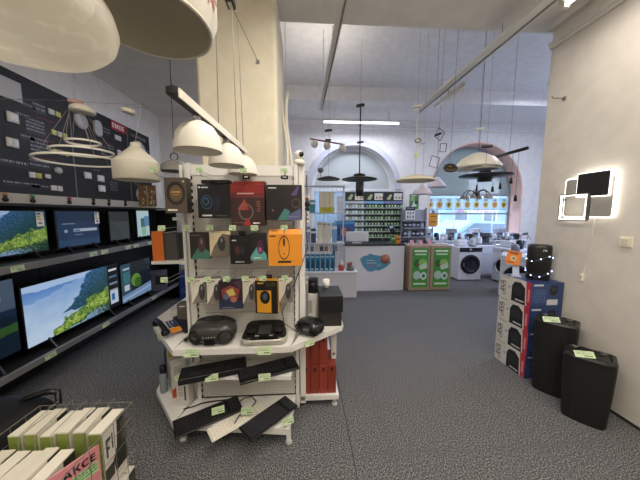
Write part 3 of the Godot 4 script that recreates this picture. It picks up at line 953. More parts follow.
func shelf_goods():
	var st
	# ---- oval boombox
	var t = thing("boombox", "grey-black oval portable boombox with round speakers on the main shelf", "radio", Vector3(-0.705, 0.72, -1.925))
	st = S(true)
	superell(st, Vector3(0, 0.083, 0), Vector3(0.345, 0.165, 0.21), 0.75, 0.75)
	part(t, "body", st, mat("454340", 0.3, 0.3))
	for x in [-0.105, 0.105]:
		st = S(true)
		lathe(st, [[0.055, 0.0], [0.055, 0.018], [0.046, 0.024], [0.038, 0.016], [0.0, 0.02]], 24, Transform3D(B(x * 220, 90), Vector3(x, 0.07, 0.07)))
		part(t, "speaker_grille", st, mat("131313", 0.6))
	st = S(true)
	lathe(st, [[0.085, 0.0], [0.08, 0.014], [0.03, 0.02], [0.0, 0.021]], 28, Transform3D(B(0, 8), Vector3(0, 0.148, -0.005)))
	part(t, "disc_lid", st, mat("1d1c1b", 0.2))
	st = S()
	rbx(st, Vector3(0, 0.04, 0.096), Vector3(0.075, 0.045, 0.02), 0.004)
	part(t, "cassette_door", st, mat("0f0f10", 0.25))
	st = S()
	rbx(st, Vector3(0, 0.098, 0.094), Vector3(0.06, 0.02, 0.014), 0.003)
	part(t, "display", st, mat("5a6a72", 0.2))
	for k in 5:
		st = S(true)
		disc(st, Vector3(-0.04 + k * 0.02, 0.075, 0.101), Vector3(0, 0.1, 1), 0.006, 0.006, 10)
		part(t, "button", st, mat("8a8478", 0.4))
	st = S(true)
	var hp = []
	for k in 13:
		var a = PI * k / 12
		hp.append(Vector3(-0.15 * cos(a), 0.12 + 0.05 * sin(a), -0.06))
	tube(st, hp, 0.008, 8)
	part(t, "handle", st, mat("2a2826", 0.4))
	st = S(true)
	tube(st, [Vector3(-0.16, 0.05, 0.02), Vector3(-0.2, 0.03, 0.03), Vector3(-0.215, 0.012, 0.0)], 0.012, 8)
	part(t, "power_plug", st, mat("161517", 0.5))
	# ---- silver and black CD radio
	t = thing("disc_radio", "low silver radio with black sloping top right of the boombox", "radio", Vector3(-0.315, 0.72, -1.925), deg_to_rad(2))
	st = S(true)
	loft(st, [ring_xz(0.28, 0.18, 0.05, 0.0), ring_xz(0.335, 0.22, 0.06, 0.014), ring_xz(0.35, 0.235, 0.065, 0.036), ring_xz(0.34, 0.228, 0.065, 0.05)])
	part(t, "base", st, mat("c2beb4", 0.35, 0.3))
	st = S()
	var lo = ring_xz(0.33, 0.218, 0.065, 0.05)
	var hi = []
	for p in ring_xz(0.3, 0.2, 0.06, 0.0): hi.append(Vector3(p.x, 0.078 - p.z * 0.32, p.z - 0.008))
	loft(st, [lo, hi])
	part(t, "top_shell", st, mat("1b1a19", 0.25))
	var tilt = Basis(Vector3(1, 0, 0), atan(0.32))
	for x in [-0.105, 0.105]:
		st = S(true)
		superell(st, Vector3(x, 0.081, -0.01), Vector3(0.07, 0.008, 0.13), 0.8, 0.8, 18, 6)
		part(t, "speaker_grille", st, mat("0c0c0c", 0.7))
	st = S()
	rbx(st, Vector3(0, 0.0805, 0.0), Vector3(0.1, 0.006, 0.1), 0.002, tilt)
	part(t, "disc_door", st, mat("3a3a38", 0.2))
	st = S()
	rbx(st, Vector3(0, 0.064, 0.066), Vector3(0.07, 0.006, 0.022), 0.002, tilt)
	part(t, "display", st, mat("101313", 0.1))
	for k in [-0.06, -0.045, 0.045, 0.06]:
		st = S(true)
		disc(st, Vector3(k, 0.06, 0.066), tilt * Vector3(0, 1, 0), 0.006, 0.005, 10)
		part(t, "button", st, mat("cfccc4", 0.3, 0.5))
	# ---- round black radio on the right corner shelf
	t = thing("compact_radio", "rounded glossy black radio on the right corner shelf", "radio", Vector3(0.04, 0.72, -2.01), deg_to_rad(-35))
	st = S(true)
	superell(st, Vector3(0, 0.062, 0), Vector3(0.235, 0.125, 0.19), 0.8, 0.8)
	part(t, "body", st, mat("121213", 0.25))
	st = S()
	rbx(st, Vector3(0.02, 0.068, 0.088), Vector3(0.06, 0.028, 0.016), 0.004)
	part(t, "display", st, mat("4d5357", 0.15))
	for x in [-0.075, 0.085]:
		st = S(true)
		lathe(st, [[0.035, 0.0], [0.03, 0.01], [0.0, 0.012]], 20, Transform3D(B(x * 300, 90), Vector3(x, 0.055, 0.066)))
		part(t, "speaker_grille", st, mat("060606", 0.7))
	# ---- desk phone at the left end
	t = thing("desk_phone", "dark blue desk phone with orange display at the shelf's left end", "phone", Vector3(-1.12, 0.72, -2.07), deg_to_rad(48))
	st = S()
	prism(st, [Vector2(-0.11, 0), Vector2(0.11, 0), Vector2(0.11, 0.02), Vector2(-0.11, 0.085)], 0.16, Transform3D(B(-90), Vector3(0.08, 0, 0)))
	part(t, "base", st, mat("1c2030", 0.35))
	st = S(true)
	tube(st, [Vector3(-0.055, 0.075, -0.1), Vector3(-0.055, 0.11, -0.08), Vector3(-0.055, 0.105, 0.0), Vector3(-0.055, 0.08, 0.08), Vector3(-0.055, 0.05, 0.1)], 0.02, 10)
	superell(st, Vector3(-0.055, 0.085, -0.09), Vector3(0.06, 0.06, 0.06), 0.8, 0.8, 16, 10)
	superell(st, Vector3(-0.055, 0.055, 0.088), Vector3(0.06, 0.055, 0.06), 0.8, 0.8, 16, 10)
	part(t, "handset", st, mat("0f1016", 0.3))
	st = S()
	bx(st, Vector3(0.03, 0.042, 0.07), Vector3(0.075, 0.006, 0.055), Basis(Vector3(1, 0, 0), 0.29))
	part(t, "display", st, mat("e8902e", 0.3))
	for k in 12:
		st = S()
		bx(st, Vector3(0.005 + (k % 3) * 0.024, 0.058 + 0.0075 * (k / 3), 0.022 - 0.022 * (k / 3)), Vector3(0.017, 0.008, 0.014), Basis(Vector3(1, 0, 0), 0.29))
		part(t, "key", st, mat("39406a", 0.4))
	# ---- boxes behind the phone
	for b in [["grey_speaker", "small dark grey upright speaker box left of the boombox", -1.065, -2.24, 0.09, 0.2, 0.09, "57544f", 4, "speaker"], ["white_carton", "small white carton behind the desk phone", -1.19, -2.38, 0.12, 0.1, 0.12, "c9c6be", 25, "box"]]:
		t = thing(b[0], b[1], b[9], Vector3(b[2], 0.72, b[3]), deg_to_rad(b[8]))
		st = S()
		rbx(st, Vector3(0, b[5] / 2, 0), Vector3(b[4], b[5], b[6]), 0.004)
		part(t, "body", st, mat(b[7], 0.5))
		st = S()
		bx(st, Vector3(0, b[5] - 0.02, b[6] / 2 + 0.001), Vector3(b[4] * 0.5, 0.008, 0.002))
		part(t, "badge", st, mat("dcdad4", 0.5))
	# ---- keyboards on the lower shelf and the base
	var dark = mat("121113", 0.4)
	var darkkey = mat("2b2a2e", 0.3)
	t = thing("keyboard_box", "long flat black keyboard carton on the second shelf", "box", Vector3(-0.7, 0.48, -1.885), deg_to_rad(16))
	st = S()
	rbx(st, Vector3(0, 0.022, 0), Vector3(0.47, 0.044, 0.16), 0.003)
	part(t, "carton", st, mat("131214", 0.45))
	st = S()
	bx(st, Vector3(-0.02, 0.0455, 0.03), Vector3(0.3, 0.002, 0.05))
	part(t, "print_band", st, mat("25242a", 0.3))
	keyboard("keyboard", "black keyboard with wrist rest hanging over the second shelf's edge", Vector3(-0.285, 0.48, -1.875), 22, 0.45, 0.16, dark, darkkey, 6, 0.034, 0.03)
	keyboard("keyboard", "large black keyboard at the left end of the bottom shelf", Vector3(-0.735, 0.155, -1.835), 31, 0.47, 0.17, dark, mat("232226", 0.3), 4, 0.026)
	keyboard("keyboard", "slim cream-white keyboard on the bottom shelf between two black ones", Vector3(-0.50, 0.155, -1.785), 37.5, 0.43, 0.125, mat("d9d4c6", 0.45), mat("efe9da", 0.4), 3, 0.016)
	keyboard("keyboard", "black keyboard sticking out at the right of the bottom shelf", Vector3(-0.27, 0.172, -1.778), 44.5, 0.43, 0.156, dark, mat("333238", 0.3), 3, 0.024)
	for c in [["black cable with plug lying behind the left keyboard", [Vector3(-0.97, 0.156, -1.93), Vector3(-0.9, 0.16, -1.95), Vector3(-0.84, 0.17, -1.97), Vector3(-0.75, 0.16, -2.0), Vector3(-0.6, 0.156, -2.02)], "161517"], ["thin cable looped over the white keyboard", [Vector3(-0.53, 0.2, -1.93), Vector3(-0.5, 0.2, -1.97), Vector3(-0.44, 0.2, -1.98), Vector3(-0.4, 0.195, -1.93), Vector3(-0.43, 0.195, -1.86), Vector3(-0.5, 0.19, -1.8), Vector3(-0.52, 0.18, -1.74)], "4a4642"]]:
		st = S(true)
		tube(st, c[1], 0.005, 6)
		single("loose_cable", st, mat(c[2], 0.5), c[0], "cable")
	# ---- packages at the left of the base
	for b in [["tall white carton with black print at the base's left", -0.985, 0.15, -2.0, 0.1, 0.25, 0.06, -6, "d6d2c8", "t"], ["white carton with orange corner behind the tall one", -1.09, 0.15, -2.12, 0.11, 0.3, 0.07, 35, "d2cfc6", "o"], ["grey carton under the desk phone with yellow side", -1.19, 0.15, -2.26, 0.1, 0.36, 0.08, 40, "b9b6ae", "y"], ["dark blue carton at the base's far left corner", -1.29, 0.15, -2.4, 0.1, 0.26, 0.08, 40, "2c3350", "b"]]:
		t = thing("upright_carton", b[0], "box", Vector3(b[1], b[2], b[3]), deg_to_rad(b[7]), "cartons at the left of the base shelf")
		st = S()
		bx(st, Vector3(0, b[5] / 2, 0), Vector3(b[4], b[5], b[6]), Basis(), true)
		var ops = {"t": [["r", 0.62, 0.3, 0.12, 0.5, "2a2a2a"], ["t", 0.15, 0.1, 0.35, 0.6, 7, "8a857c"]], "o": [["p", [0, 1, 0, 0.75, 0.7, 0.6, 1, 1], "d0522c"], ["t", 0.2, 0.1, 0.5, 0.3, 4, "7a756c"]], "y": [["r", 0, 0, 1, 0.22, "c79a34"], ["r", 0.2, 0.45, 0.6, 0.3, "3a3a40"]], "b": [["r", 0.2, 0.2, 0.6, 0.2, "9aa4c4"]]}[b[9]]
		part(t, "carton", st, pmat("up" + b[9], 48, 110, b[8], b[8], ops))
	t = thing("spray_bottle", "small grey bottle with black cap at the base's left edge", "bottle", Vector3(-1.235, 0.15, -2.155))
	st = S(true)
	lathe(st, [[0.0, 0.0], [0.028, 0.0], [0.03, 0.01], [0.03, 0.16], [0.02, 0.18], [0.0, 0.18]], 18)
	part(t, "body", st, mat("8e949a", 0.35))
	st = S(true)
	lathe(st, [[0.022, 0.175], [0.027, 0.18], [0.027, 0.24], [0.0, 0.245]], 18)
	part(t, "cap", st, black_plastic)
	# ---- right side: black boxes, little speaker, white carton, cup
	for b in [["brown-black box under the black box on the right shelf", 0.215, 0.72, -2.27, 0.2, 0.125, 0.3, "2b2724"], ["matt black box on top of another at the right shelf", 0.22, 0.847, -2.265, 0.21, 0.15, 0.31, "111112"]]:
		t = thing("storage_box", b[0], "box", Vector3(b[1], b[2], b[3]), 0, "black boxes on the right shelf")
		st = S()
		rbx(st, Vector3(0, b[5] / 2, 0), Vector3(b[4], b[5], b[6]), 0.005)
		part(t, "body", st, mat(b[7], 0.5))
		st = S()
		bx(st, Vector3(0, b[5] * 0.8, b[6] / 2), Vector3(b[4] * 0.99, 0.003, 0.003))
		part(t, "lid_edge", st, mat("3a3634", 0.5))
	t = thing("white_carton", "tall white carton under the little black speaker", "box", Vector3(0.065, 0.72, -2.34))
	st = S()
	rbx(st, Vector3(0, 0.12, 0), Vector3(0.12, 0.24, 0.12), 0.003)
	part(t, "body", st, mat("d9d6cc", 0.5))
	st = S()
	bx(st, Vector3(-0.02, 0.12, 0.0605), Vector3(0.03, 0.12, 0.001))
	part(t, "print", st, mat("aca89d", 0.5))
	t = thing("cube_speaker", "little black cube speaker standing on the white carton", "speaker", Vector3(0.075, 0.96, -2.33), deg_to_rad(-15))
	st = S()
	rbx(st, Vector3(0, 0.07, 0), Vector3(0.085, 0.14, 0.08), 0.008)
	part(t, "body", st, mat("0e0e10", 0.4))
	st = S(true)
	disc(st, Vector3(0, 0.075, 0.038), Vector3(0, 0, 1), 0.032, 0.006)
	part(t, "driver", st, mat("1e1e20", 0.6))
	t = thing("grey_speaker", "slim grey speaker edge next to the right post", "speaker", Vector3(0.015, 0.72, -2.3))
	st = S()
	rbx(st, Vector3(0, 0.2, 0), Vector3(0.025, 0.4, 0.1), 0.004)
	part(t, "body", st, mat("8b8a88", 0.4))
	st = S()
	bx(st, Vector3(0, 0.36, 0.0505), Vector3(0.015, 0.02, 0.002))
	part(t, "badge", st, mat("c8c8c8", 0.4))
	t = thing("paper_cup", "white paper cup on top of the matt black box", "cup", Vector3(0.2, 0.9975, -2.36))
	st = S(true)
	lathe(st, [[0.0, 0.0], [0.024, 0.0], [0.033, 0.075], [0.03, 0.075], [0.022, 0.005], [0.0, 0.005]], 20)
	part(t, "body", st, mat("efece4", 0.6))
	st = S(true)
	torus(st, Vector3(0, 0.075, 0), 0.0315, 0.002, 20, Basis(), 6)
	part(t, "rim", st, mat("f4f1ea", 0.5))
	# ---- red file boxes
	for k in 7:
		var up = k >= 4
		var i = k - 4 if up else k
		t = thing("red_file_box", "red upright box with black finger hole, %s of the %s row" % [["first from the post", "second from the post", "third from the post", "outermost"][i], "upper" if up else "lower"], "box", Vector3(0.005 + i * 0.0755, 0.105 if not up else 0.3705, -2.24 if not up else -2.25), 0, "red boxes under the right shelf")
		st = S()
		rbx(st, Vector3(0, 0.132, 0), Vector3(0.073, 0.264, 0.26), 0.002)
		part(t, "body", st, mat(["8e3826", "883423", "933b29", "853221"][k % 4], 0.5))
		st = S()
		bx(st, Vector3(0, 0.225, 0.1302), Vector3(0.017, 0.034, 0.002))
		part(t, "finger_hole", st, mat("160c0a", 0.7))
	t = thing("white_roll_box", "narrow white carton beside the upper red boxes", "box", Vector3(0.262, 0.3705, -2.24), deg_to_rad(-8))
	st = S()
	rbx(st, Vector3(0, 0.14, 0), Vector3(0.045, 0.28, 0.08), 0.003)
	part(t, "body", st, mat("e4e1da", 0.5))
	st = S()
	bx(st, Vector3(0.0, 0.05, 0.041), Vector3(0.02, 0.02, 0.002))
	part(t, "mark", st, mat("2a4a3c", 0.5))

# ---------------------------------------------------------------- left wall: display board and televisions
func screen_mat(key, im, energy):
	if mcache.has(key): return mcache[key]
	var m = StandardMaterial3D.new()
	m.albedo_color = Color("050506")
	m.roughness = 0.15
	m.emission_enabled = true
	m.emission = Color.WHITE
	m.emission_operator = BaseMaterial3D.EMISSION_OP_MULTIPLY
	m.emission_energy_multiplier = energy
	m.emission_texture = ImageTexture.create_from_image(im)
	m.texture_repeat = false
	mcache[key] = m
	return m

# a fjord seen from above: misty water, blue hills, a green headland
func fjord(w, h, menu, seed_):
	var im = Image.create(w, h, false, Image.FORMAT_RGBA8)
	var n = FastNoiseLite.new()
	n.seed = seed_
	n.frequency = 0.03
	n.fractal_octaves = 4
	for y in h:
		for x in w:
			var u = float(x) / w
			var v = float(y) / h
			var nz = n.get_noise_2d(x * 160.0 / w, y * 160.0 / w)
			var fine = n.get_noise_2d(x * 900.0 / w + 50, y * 900.0 / w)
			var c = Color("7fa8e0").lerp(Color("c9def6"), clampf(0.25 + v * 0.9 - u * 0.3 + nz * 0.25, 0, 1))
			if v < 0.3 - absf(u - 0.08) * 0.5 + nz * 0.1: c = Color("4f80c8").lerp(Color("86aee4"), clampf(v * 3.2, 0, 1))
			if v < 0.1 + nz * 0.04: c = Color("b4d0f4")
			var ridge = 0.62 - (v - 0.02) * 0.5 + nz * 0.1
			if u > ridge and v < 0.66 + nz * 0.1:
				c = Color("3f74b4").lerp(Color("2c5560"), clampf((u - ridge) * 2.2 + v * 0.6, 0, 1)).lerp(Color("1c3a34"), clampf(0.25 + fine * 0.8, 0, 1))
			var top = 1.0 - u * 0.66 + nz * 0.14
			var low = 1.16 - u * 0.42 + nz * 0.08
			if v > top and v < low and u > 0.2:
				c = Color("7d9f48").lerp(Color("2b4a30"), clampf(0.35 + fine * 1.4 + nz * 0.8, 0, 1))
				if v > top + 0.03 and nz > -0.05 and fine > -0.12 and v < low - 0.06: c = Color("9cc244").lerp(Color("c9cf8a"), clampf(fine * 2, 0, 1))
			elif v >= low and u > 0.3: c = Color("8fb0d4").lerp(Color("27402f"), clampf((u - 0.55) * 3.0 + fine, 0, 1))
			im.set_pixel(x, y, c)
	if menu:
		im.fill_rect(Rect2i(int(w * 0.84), 0, w - int(w * 0.84), h), Color("10151f"))
		for k in 5:
			im.fill_rect(Rect2i(int(w * 0.86), int(h * (0.1 + k * 0.16)), int(w * 0.12), int(h * 0.05)), Color(["dfe6ee", "55708f", "7d93ac", "aab4bf", "4a6076"][k]))
		im.fill_rect(Rect2i(int(w * 0.86), int(h * 0.62), int(w * 0.12), int(h * 0.3)), Color("c9d6e6"))
		im.fill_rect(Rect2i(int(w * 0.88), int(h * 0.68), int(w * 0.05), int(h * 0.16)), Color("3e6fb0"))
	return im

func television(label, z0, z1, y0, y1, x, m, tilt, tag, hgt):
	var wd = absf(z1 - z0)
	var ht = y1 - y0
	var t = thing("television", label, "television", Vector3(x, hgt, (z0 + z1) / 2), PI / 2)
	var up = y0 - hgt
	var tb = B(0, -tilt)
	var st = S()
	rbx(st, Vector3(0, up + ht / 2, -0.03), Vector3(wd + 0.025, ht + 0.03, 0.045), 0.006, tb)
	part(t, "housing", st, mat("0b0b0d", 0.3))
	st = S()
	var p = tb * Vector3(0, 0, -0.0065)
	bx(st, Vector3(0, up + ht / 2, 0) + p, Vector3(wd, ht, 0.002), tb)
	part(t, "screen", st, m)
	for s in [-1, 1]:
		st = S()
		prism(st, [Vector2(-0.1, 0), Vector2(0.1, 0), Vector2(0.02, up + 0.02), Vector2(-0.02, up + 0.02)], 0.02, Transform3D(B(90), Vector3(s * wd * 0.33, 0, -0.03)))
		part(t, "stand_foot", st, black_plastic)
	if tag:
		st = S()
		bx(st, Vector3(wd * 0.5 * tag, up + ht - 0.08, 0.004), Vector3(0.075, 0.15, 0.002), Basis(), true)
		part(t, "energy_label", st, pmat("energy", 24, 48, "e9e6e0", "e9e6e0", [["r", 0.1, 0.3, 0.4, 0.05, "2f9a4a"], ["r", 0.1, 0.38, 0.5, 0.05, "b9cc3a"], ["r", 0.1, 0.46, 0.6, 0.05, "e0a52e"], ["r", 0.1, 0.54, 0.7, 0.05, "cf4a35"], ["r", 0.2, 0.7, 0.5, 0.14, "7a7f86"], ["r", 0.1, 0.08, 0.5, 0.1, "2c55a0"]]))
	return t

func tv_wall():
	var st
	var blk = mat("0d0d10", 0.5)
	# display board
	var t = thing("display_board", "black wall board covered with white switch and lamp samples", "display board", Vector3(-2.97, 0, 0))
	var zs = [-1.2, -3.53, -4.585, -5.2]
	for k in 3:
		st = S()
		bx(st, Vector3(0.012, 2.515, (zs[k] + zs[k + 1]) / 2), Vector3(0.024, 1.23, zs[k] - zs[k + 1] - 0.006))
		part(t, "panel", st, noisy("board", "121217", "17171d", 0.05, 1.0, 0.55))
	for z in [-3.53, -4.585]:
		st = S()
		bx(st, Vector3(0.026, 2.515, z), Vector3(0.006, 1.23, 0.012))
		part(t, "joint_strip", st, mat("77777c", 0.4))
	var items = [["plate", -2.86, 2.934, 0.23, 0.2], ["sw", -2.868, 2.66, 0.102, 0.1], ["sw", -2.811, 2.406, 0.05, 0.09], ["sw", -2.866, 2.406, 0.05, 0.09],
		["y", -3.291, 2.643, 0.055, 0.06], ["w", -3.359, 2.643, 0.05, 0.06], ["y", -3.429, 2.643, 0.055, 0.06], ["y", -3.291, 2.428, 0.055, 0.055], ["w", -3.36, 2.428, 0.052, 0.055], ["y", -3.425, 2.428, 0.055, 0.055],
		["w", -2.994, 2.112, 0.062, 0.058], ["y", -3.062, 2.112, 0.054, 0.055], ["w", -3.162, 2.12, 0.058, 0.045], ["round", -3.297, 2.207, 0.076, 0.075], ["w", -3.218, 1.994, 0.061, 0.06], ["w", -3.292, 1.994, 0.06, 0.06],
		["w", -3.286, 2.871, 0.07, 0.063], ["y", -3.365, 2.871, 0.065, 0.06], ["round", -3.684, 2.907, 0.2, 0.2], ["caps", -3.953, 2.9, 0.13, 0.217], ["w", -4.35, 2.881, 0.13, 0.071], ["w", -4.356, 2.659, 0.085, 0.071],
		["sw", -3.714, 2.209, 0.11, 0.085], ["sw", -3.934, 2.198, 0.12, 0.09], ["sw", -3.937, 2.056, 0.12, 0.09], ["round", -4.853, 2.78, 0.38, 0.38], ["round", -4.83, 2.03, 0.24, 0.24], ["bar", -5.08, 2.66, 0.04, 0.17], ["bar", -5.13, 2.6, 0.03, 0.13]]
	for it in items:
		var at = Vector3(0.024, it[2], it[1])
		st = S()
		match it[0]:
			"round":
				st = S(true)
				lathe(st, [[0.5, 0.0], [0.5, 0.02], [0.46, 0.03], [0.0, 0.032]], 28, Transform3D(Basis(Vector3(0, it[4], 0), Vector3(1, 0, 0), Vector3(0, 0, it[3])), at))
				part(t, "round_panel_lamp", st, mat("c3c2c6", 0.5))
			"caps":
				prism(st, rrect(it[3], it[4], it[3] * 0.48, 6), 0.03, Transform3D(B(90), at + Vector3(0.03, 0, 0)))
				part(t, "oval_lamp", st, mat("bdbcc0", 0.5))
			_:
				rbx(st, at + Vector3(0.01, 0, 0), Vector3(0.02, it[4], it[3]), 0.004)
				var p = part(t, {"plate": "square_panel_lamp", "bar": "tube_sample"}.get(it[0], "switch_plate"), st, mat({"y": "c9c46a", "plate": "b9b8ba"}.get(it[0], "cfcdcd"), 0.45))
				if it[0] == "sw":
					st = S()
					rbx(st, at + Vector3(0.022, 0, 0), Vector3(0.008, it[4] * 0.6, it[3] * 0.6), 0.002)
					part(p, "rocker", st, mat("e4e2e0", 0.4))
	# rows of printed captions and wiring symbols
	for c in [[-3.04, 2.84, 0.16, 0.03], [-3.16, 2.86, 0.14, 0.1], [-3.1, 2.64, 0.2, 0.16], [-3.12, 2.44, 0.2, 0.18], [-2.98, 2.72, 0.14, 0.03], [-3.0, 2.5, 0.14, 0.04], [-3.1, 2.24, 0.22, 0.1], [-2.85, 2.2, 0.25, 0.06], [-2.9, 2.0, 0.35, 0.04], [-3.08, 1.99, 0.2, 0.035], [-4.12, 2.91, 0.2, 0.1], [-4.05, 2.6, 0.1, 0.16], [-4.2, 2.66, 0.12, 0.14], [-4.2, 2.1, 0.16, 0.16], [-3.66, 2.31, 0.1, 0.025], [-3.88, 2.3, 0.12, 0.025], [-4.98, 2.9, 0.18, 0.05], [-5.12, 2.85, 0.12, 0.04], [-5.1, 2.48, 0.16, 0.08], [-4.75, 2.2, 0.14, 0.03]]:
		st = S()
		bx(st, Vector3(0.0245, c[1], c[0]), Vector3(c[2], c[3], 0.0015), B(90), true)
		part(t, "printed_caption", st, pmat("cap%d" % int(c[3] * 60), 48, maxi(6, int(c[3] * 220)), "1d1d24", "1d1d24", [["t", 0.0, 0.05, 0.95, 0.9, maxi(1, int(c[3] * 26)), "8f8f96"]]))
	for c in [[-3.22, 2.76, 0.2], [-3.2, 2.53, 0.2], [-3.2, 2.32, 0.2], [-4.1, 2.74, 0.2], [-4.1, 2.5, 0.2]]:
		st = S()
		bx(st, Vector3(0.0245, c[1], c[0]), Vector3(c[2], 0.012, 0.0015), B(90))
		part(t, "red_caption", st, mat("6a2530", 0.6))
	st = S()
	bx(st, Vector3(0.03, 3.05, -4.39), Vector3(0.014, 0.13, 0.32))
	var red = part(t, "brand_sign", st, mat("b02a2e", 0.45), "red sign with white capitals")
	lettering(red, "lettering", "EMOS", 0.075, mat("f0eeee", 0.5), Vector3(0.038, 3.05, -4.37), B(90))
	lettering(t, "lettering", "LED SVÍTIDLA", 0.05, mat("8d8d95", 0.5), Vector3(0.026, 3.03, -4.88), B(90))
	# pale ledge under the board with little clamps
	t = thing("board_ledge", "pale ledge running under the black sample board", "ledge", Vector3(-2.97, 1.8, 0))
	st = S()
	bx(st, Vector3(0.03, 0.05, -3.2), Vector3(0.06, 0.1, 4.0))
	part(t, "ledge_board", st, mat("b9b2a6", 0.6))
	var i = 0
	for z in [-2.68, -2.93, -3.36, -3.72, -4.0, -4.35, -4.75]:
		st = S(true)
		cyl(st, Vector3(0.045, 0.035, z), Vector3(0.085, 0.03, z), 0.022, 0.018, 10)
		cyl(st, Vector3(0.075, 0.03, z), Vector3(0.075, 0.075, z), 0.01, 0.014, 8)
		var c = part(t, "spot_clamp", st, black_plastic)
		st = S(true)
		lathe(st, ball(0.018, 6), 10, Transform3D(Basis(), Vector3(0.075, 0.085, z)))
		part(c, "ornament", st, mat(["b07a5a", "5f9a6a", "b0454a", "2a2a2e", "3a3a3e", "2a2a2e", "c9c4bc"][i], 0.5))
		i += 1
	# television shelves
	t = thing("television_shelving", "black two-tier television shelving along the left wall", "shelving", Vector3(-2.97, 0, 0))
	for k in 4:
		st = S()
		bx(st, Vector3(0.02, 1.02, -1.22 - k * 1.15), Vector3(0.04, 1.56, 1.145))
		part(t, "back_panel", st, blk)
	for y in [1.25, 0.34]:
		st = S()
		bx(st, Vector3(0.235, y - 0.02, -2.95), Vector3(0.43, 0.04, 4.6))
		part(t, "shelf", st, mat("1d1d20", 0.5))
		st = S()
		bx(st, Vector3(0.46, y - 0.028, -2.95), Vector3(0.02, 0.062, 4.6), B(0, 0, -8))
		part(t, "price_rail", st, mat("8e8d8d", 0.4, 0.2), "grey price rail")
	st = S()
	bx(st, Vector3(0.08, 0.16, -2.95), Vector3(0.1, 0.3, 4.6))
	part(t, "plinth", st, mat("101012", 0.6))
	st = S()
	bx(st, Vector3(0.18, 1.78, -2.95), Vector3(0.26, 0.025, 4.6))
	part(t, "top_board", st, blk)
	for c in [[-2.33, 1], [-3.13, 1], [-3.3, 1], [-3.72, 1], [-3.9, 1], [-4.25, 1], [-2.52, 0], [-3.22, 0], [-4.25, 0]]:
		st = S()
		bx(st, Vector3(0.475, (1.222 if c[1] else 0.312), c[0]), Vector3(0.11, 0.05, 0.003), B(90, -8), true)
		part(t, "price_card", st, label_green)
	for z in [-0.62, -5.24]:
		st = S()
		bx(st, Vector3(0.22, 0.88, z), Vector3(0.4, 1.76, 0.03))
		part(t, "end_panel", st, blk)
	# televisions
	var fj = screen_mat("fj", fjord(256, 144, true, 4), 0.75)
	var fj2 = screen_mat("fj2", fjord(192, 108, false, 9), 0.6)
	television("small television showing a fjord, nearest on the upper shelf", -2.02, -2.88, 1.31, 1.72, -2.74, fj2, 0, 0.85, 1.25)
	var menu = paint(128, 80, "2a4468", [["r", 0, 0, 1, 0.3, "22395a"], ["r", 0.1, 0.34, 0.3, 0.03, "9ab2cc"], ["r", 0.34, 0.5, 0.6, 0.09, "c9dbee"], ["r", 0.36, 0.52, 0.14, 0.05, "5f88b8"], ["c", 0.17, 0.55, 0.04, 0.05, "a9bed4"], ["r", 0.36, 0.66, 0.2, 0.03, "8fa8c4"], ["r", 0, 0.8, 1, 0.2, "33547c"]])
	television("television with a blue settings menu on the upper shelf", -3.0, -3.57, 1.31, 1.72, -2.74, screen_mat("menu", menu, 0.5), 0, 0.9, 1.25)
	television("television with a dull grey picture on the upper shelf", -3.77, -4.16, 1.31, 1.72, -2.74, screen_mat("dull", paint(64, 64, "4a5458", [["r", 0, 0, 1, 0.35, "363c40"], ["o", 0.0, 0.85, 0.5, 0.4, 0.94, "2c3134"], ["o", 0.0, 0.85, 0.36, 0.28, 0.92, "2c3134"]]), 0.5), 0, 0, 1.25)
	television("television with a pale cyan picture at the upper shelf's far end", -4.36, -4.68, 1.31, 1.74, -2.74, screen_mat("pale", paint(64, 48, "b9d6dc", [["r", 0.3, 0.3, 0.4, 0.35, "4a6a72"], ["r", 0.6, 0.2, 0.4, 0.4, "5f8fb8"], ["c", 0.5, 0.8, 0.2, 0.2, "8fc2a0"]]), 0.7), 0, 0, 1.25)
	var dk = paint(96, 80, "1d3350", [["r", 0, 0, 1, 0.4, "5a6f88"], ["r", 0.1, 0.06, 0.8, 0.2, "d8d2c8"], ["c", 0.6, 0.16, 0.12, 0.06, "c9774a"], ["p", [0, 0.45, 0.4, 0.35, 1, 0.5, 1, 1, 0, 1], "14283c"], ["p", [0.3, 0.7, 1, 0.6, 1, 0.72, 0.3, 0.8], "3f6a34"]])
	television("large television cut off by the picture's left edge, lower shelf", -1.25, -2.38, 0.46, 1.12, -2.6, screen_mat("dk", dk, 0.45), 0, 0, 0.34)
	television("large bright television showing fjord and menu on the lower shelf", -2.44, -3.65, 0.43, 1.01, -2.6, fj, 0, 0, 0.34)
	var tree = paint(128, 88, "1e2430", [["r", 0, 0, 0.3, 1, "2f5568"], ["r", 0.06, 0.1, 0.2, 0.06, "b8c8d2"], ["r", 0.06, 0.22, 0.2, 0.3, "3f7a80"], ["r", 0.08, 0.56, 0.16, 0.16, "cfd8e4"], ["c", 0.46, 0.5, 0.16, 0.18, "6d9a3a"], ["c", 0.52, 0.58, 0.12, 0.14, "3f6a2c"], ["p", [0, 0.82, 1, 0.7, 1, 1, 0, 1], "7d9cc4"], ["p", [0, 0.9, 1, 0.8, 1, 0.86, 0, 0.96], "a8bede"]])
	television("television with a green tree picture at the lower shelf's far end", -3.7, -4.38, 0.41, 0.96, -2.6, screen_mat("tree", tree, 0.65), 0, 0, 0.34)
	# far end of the aisle
	t = thing("poster_stand", "narrow stand with colourful collage posters beyond the board", "poster stand", Vector3(-2.7, 1.795, -4.62))
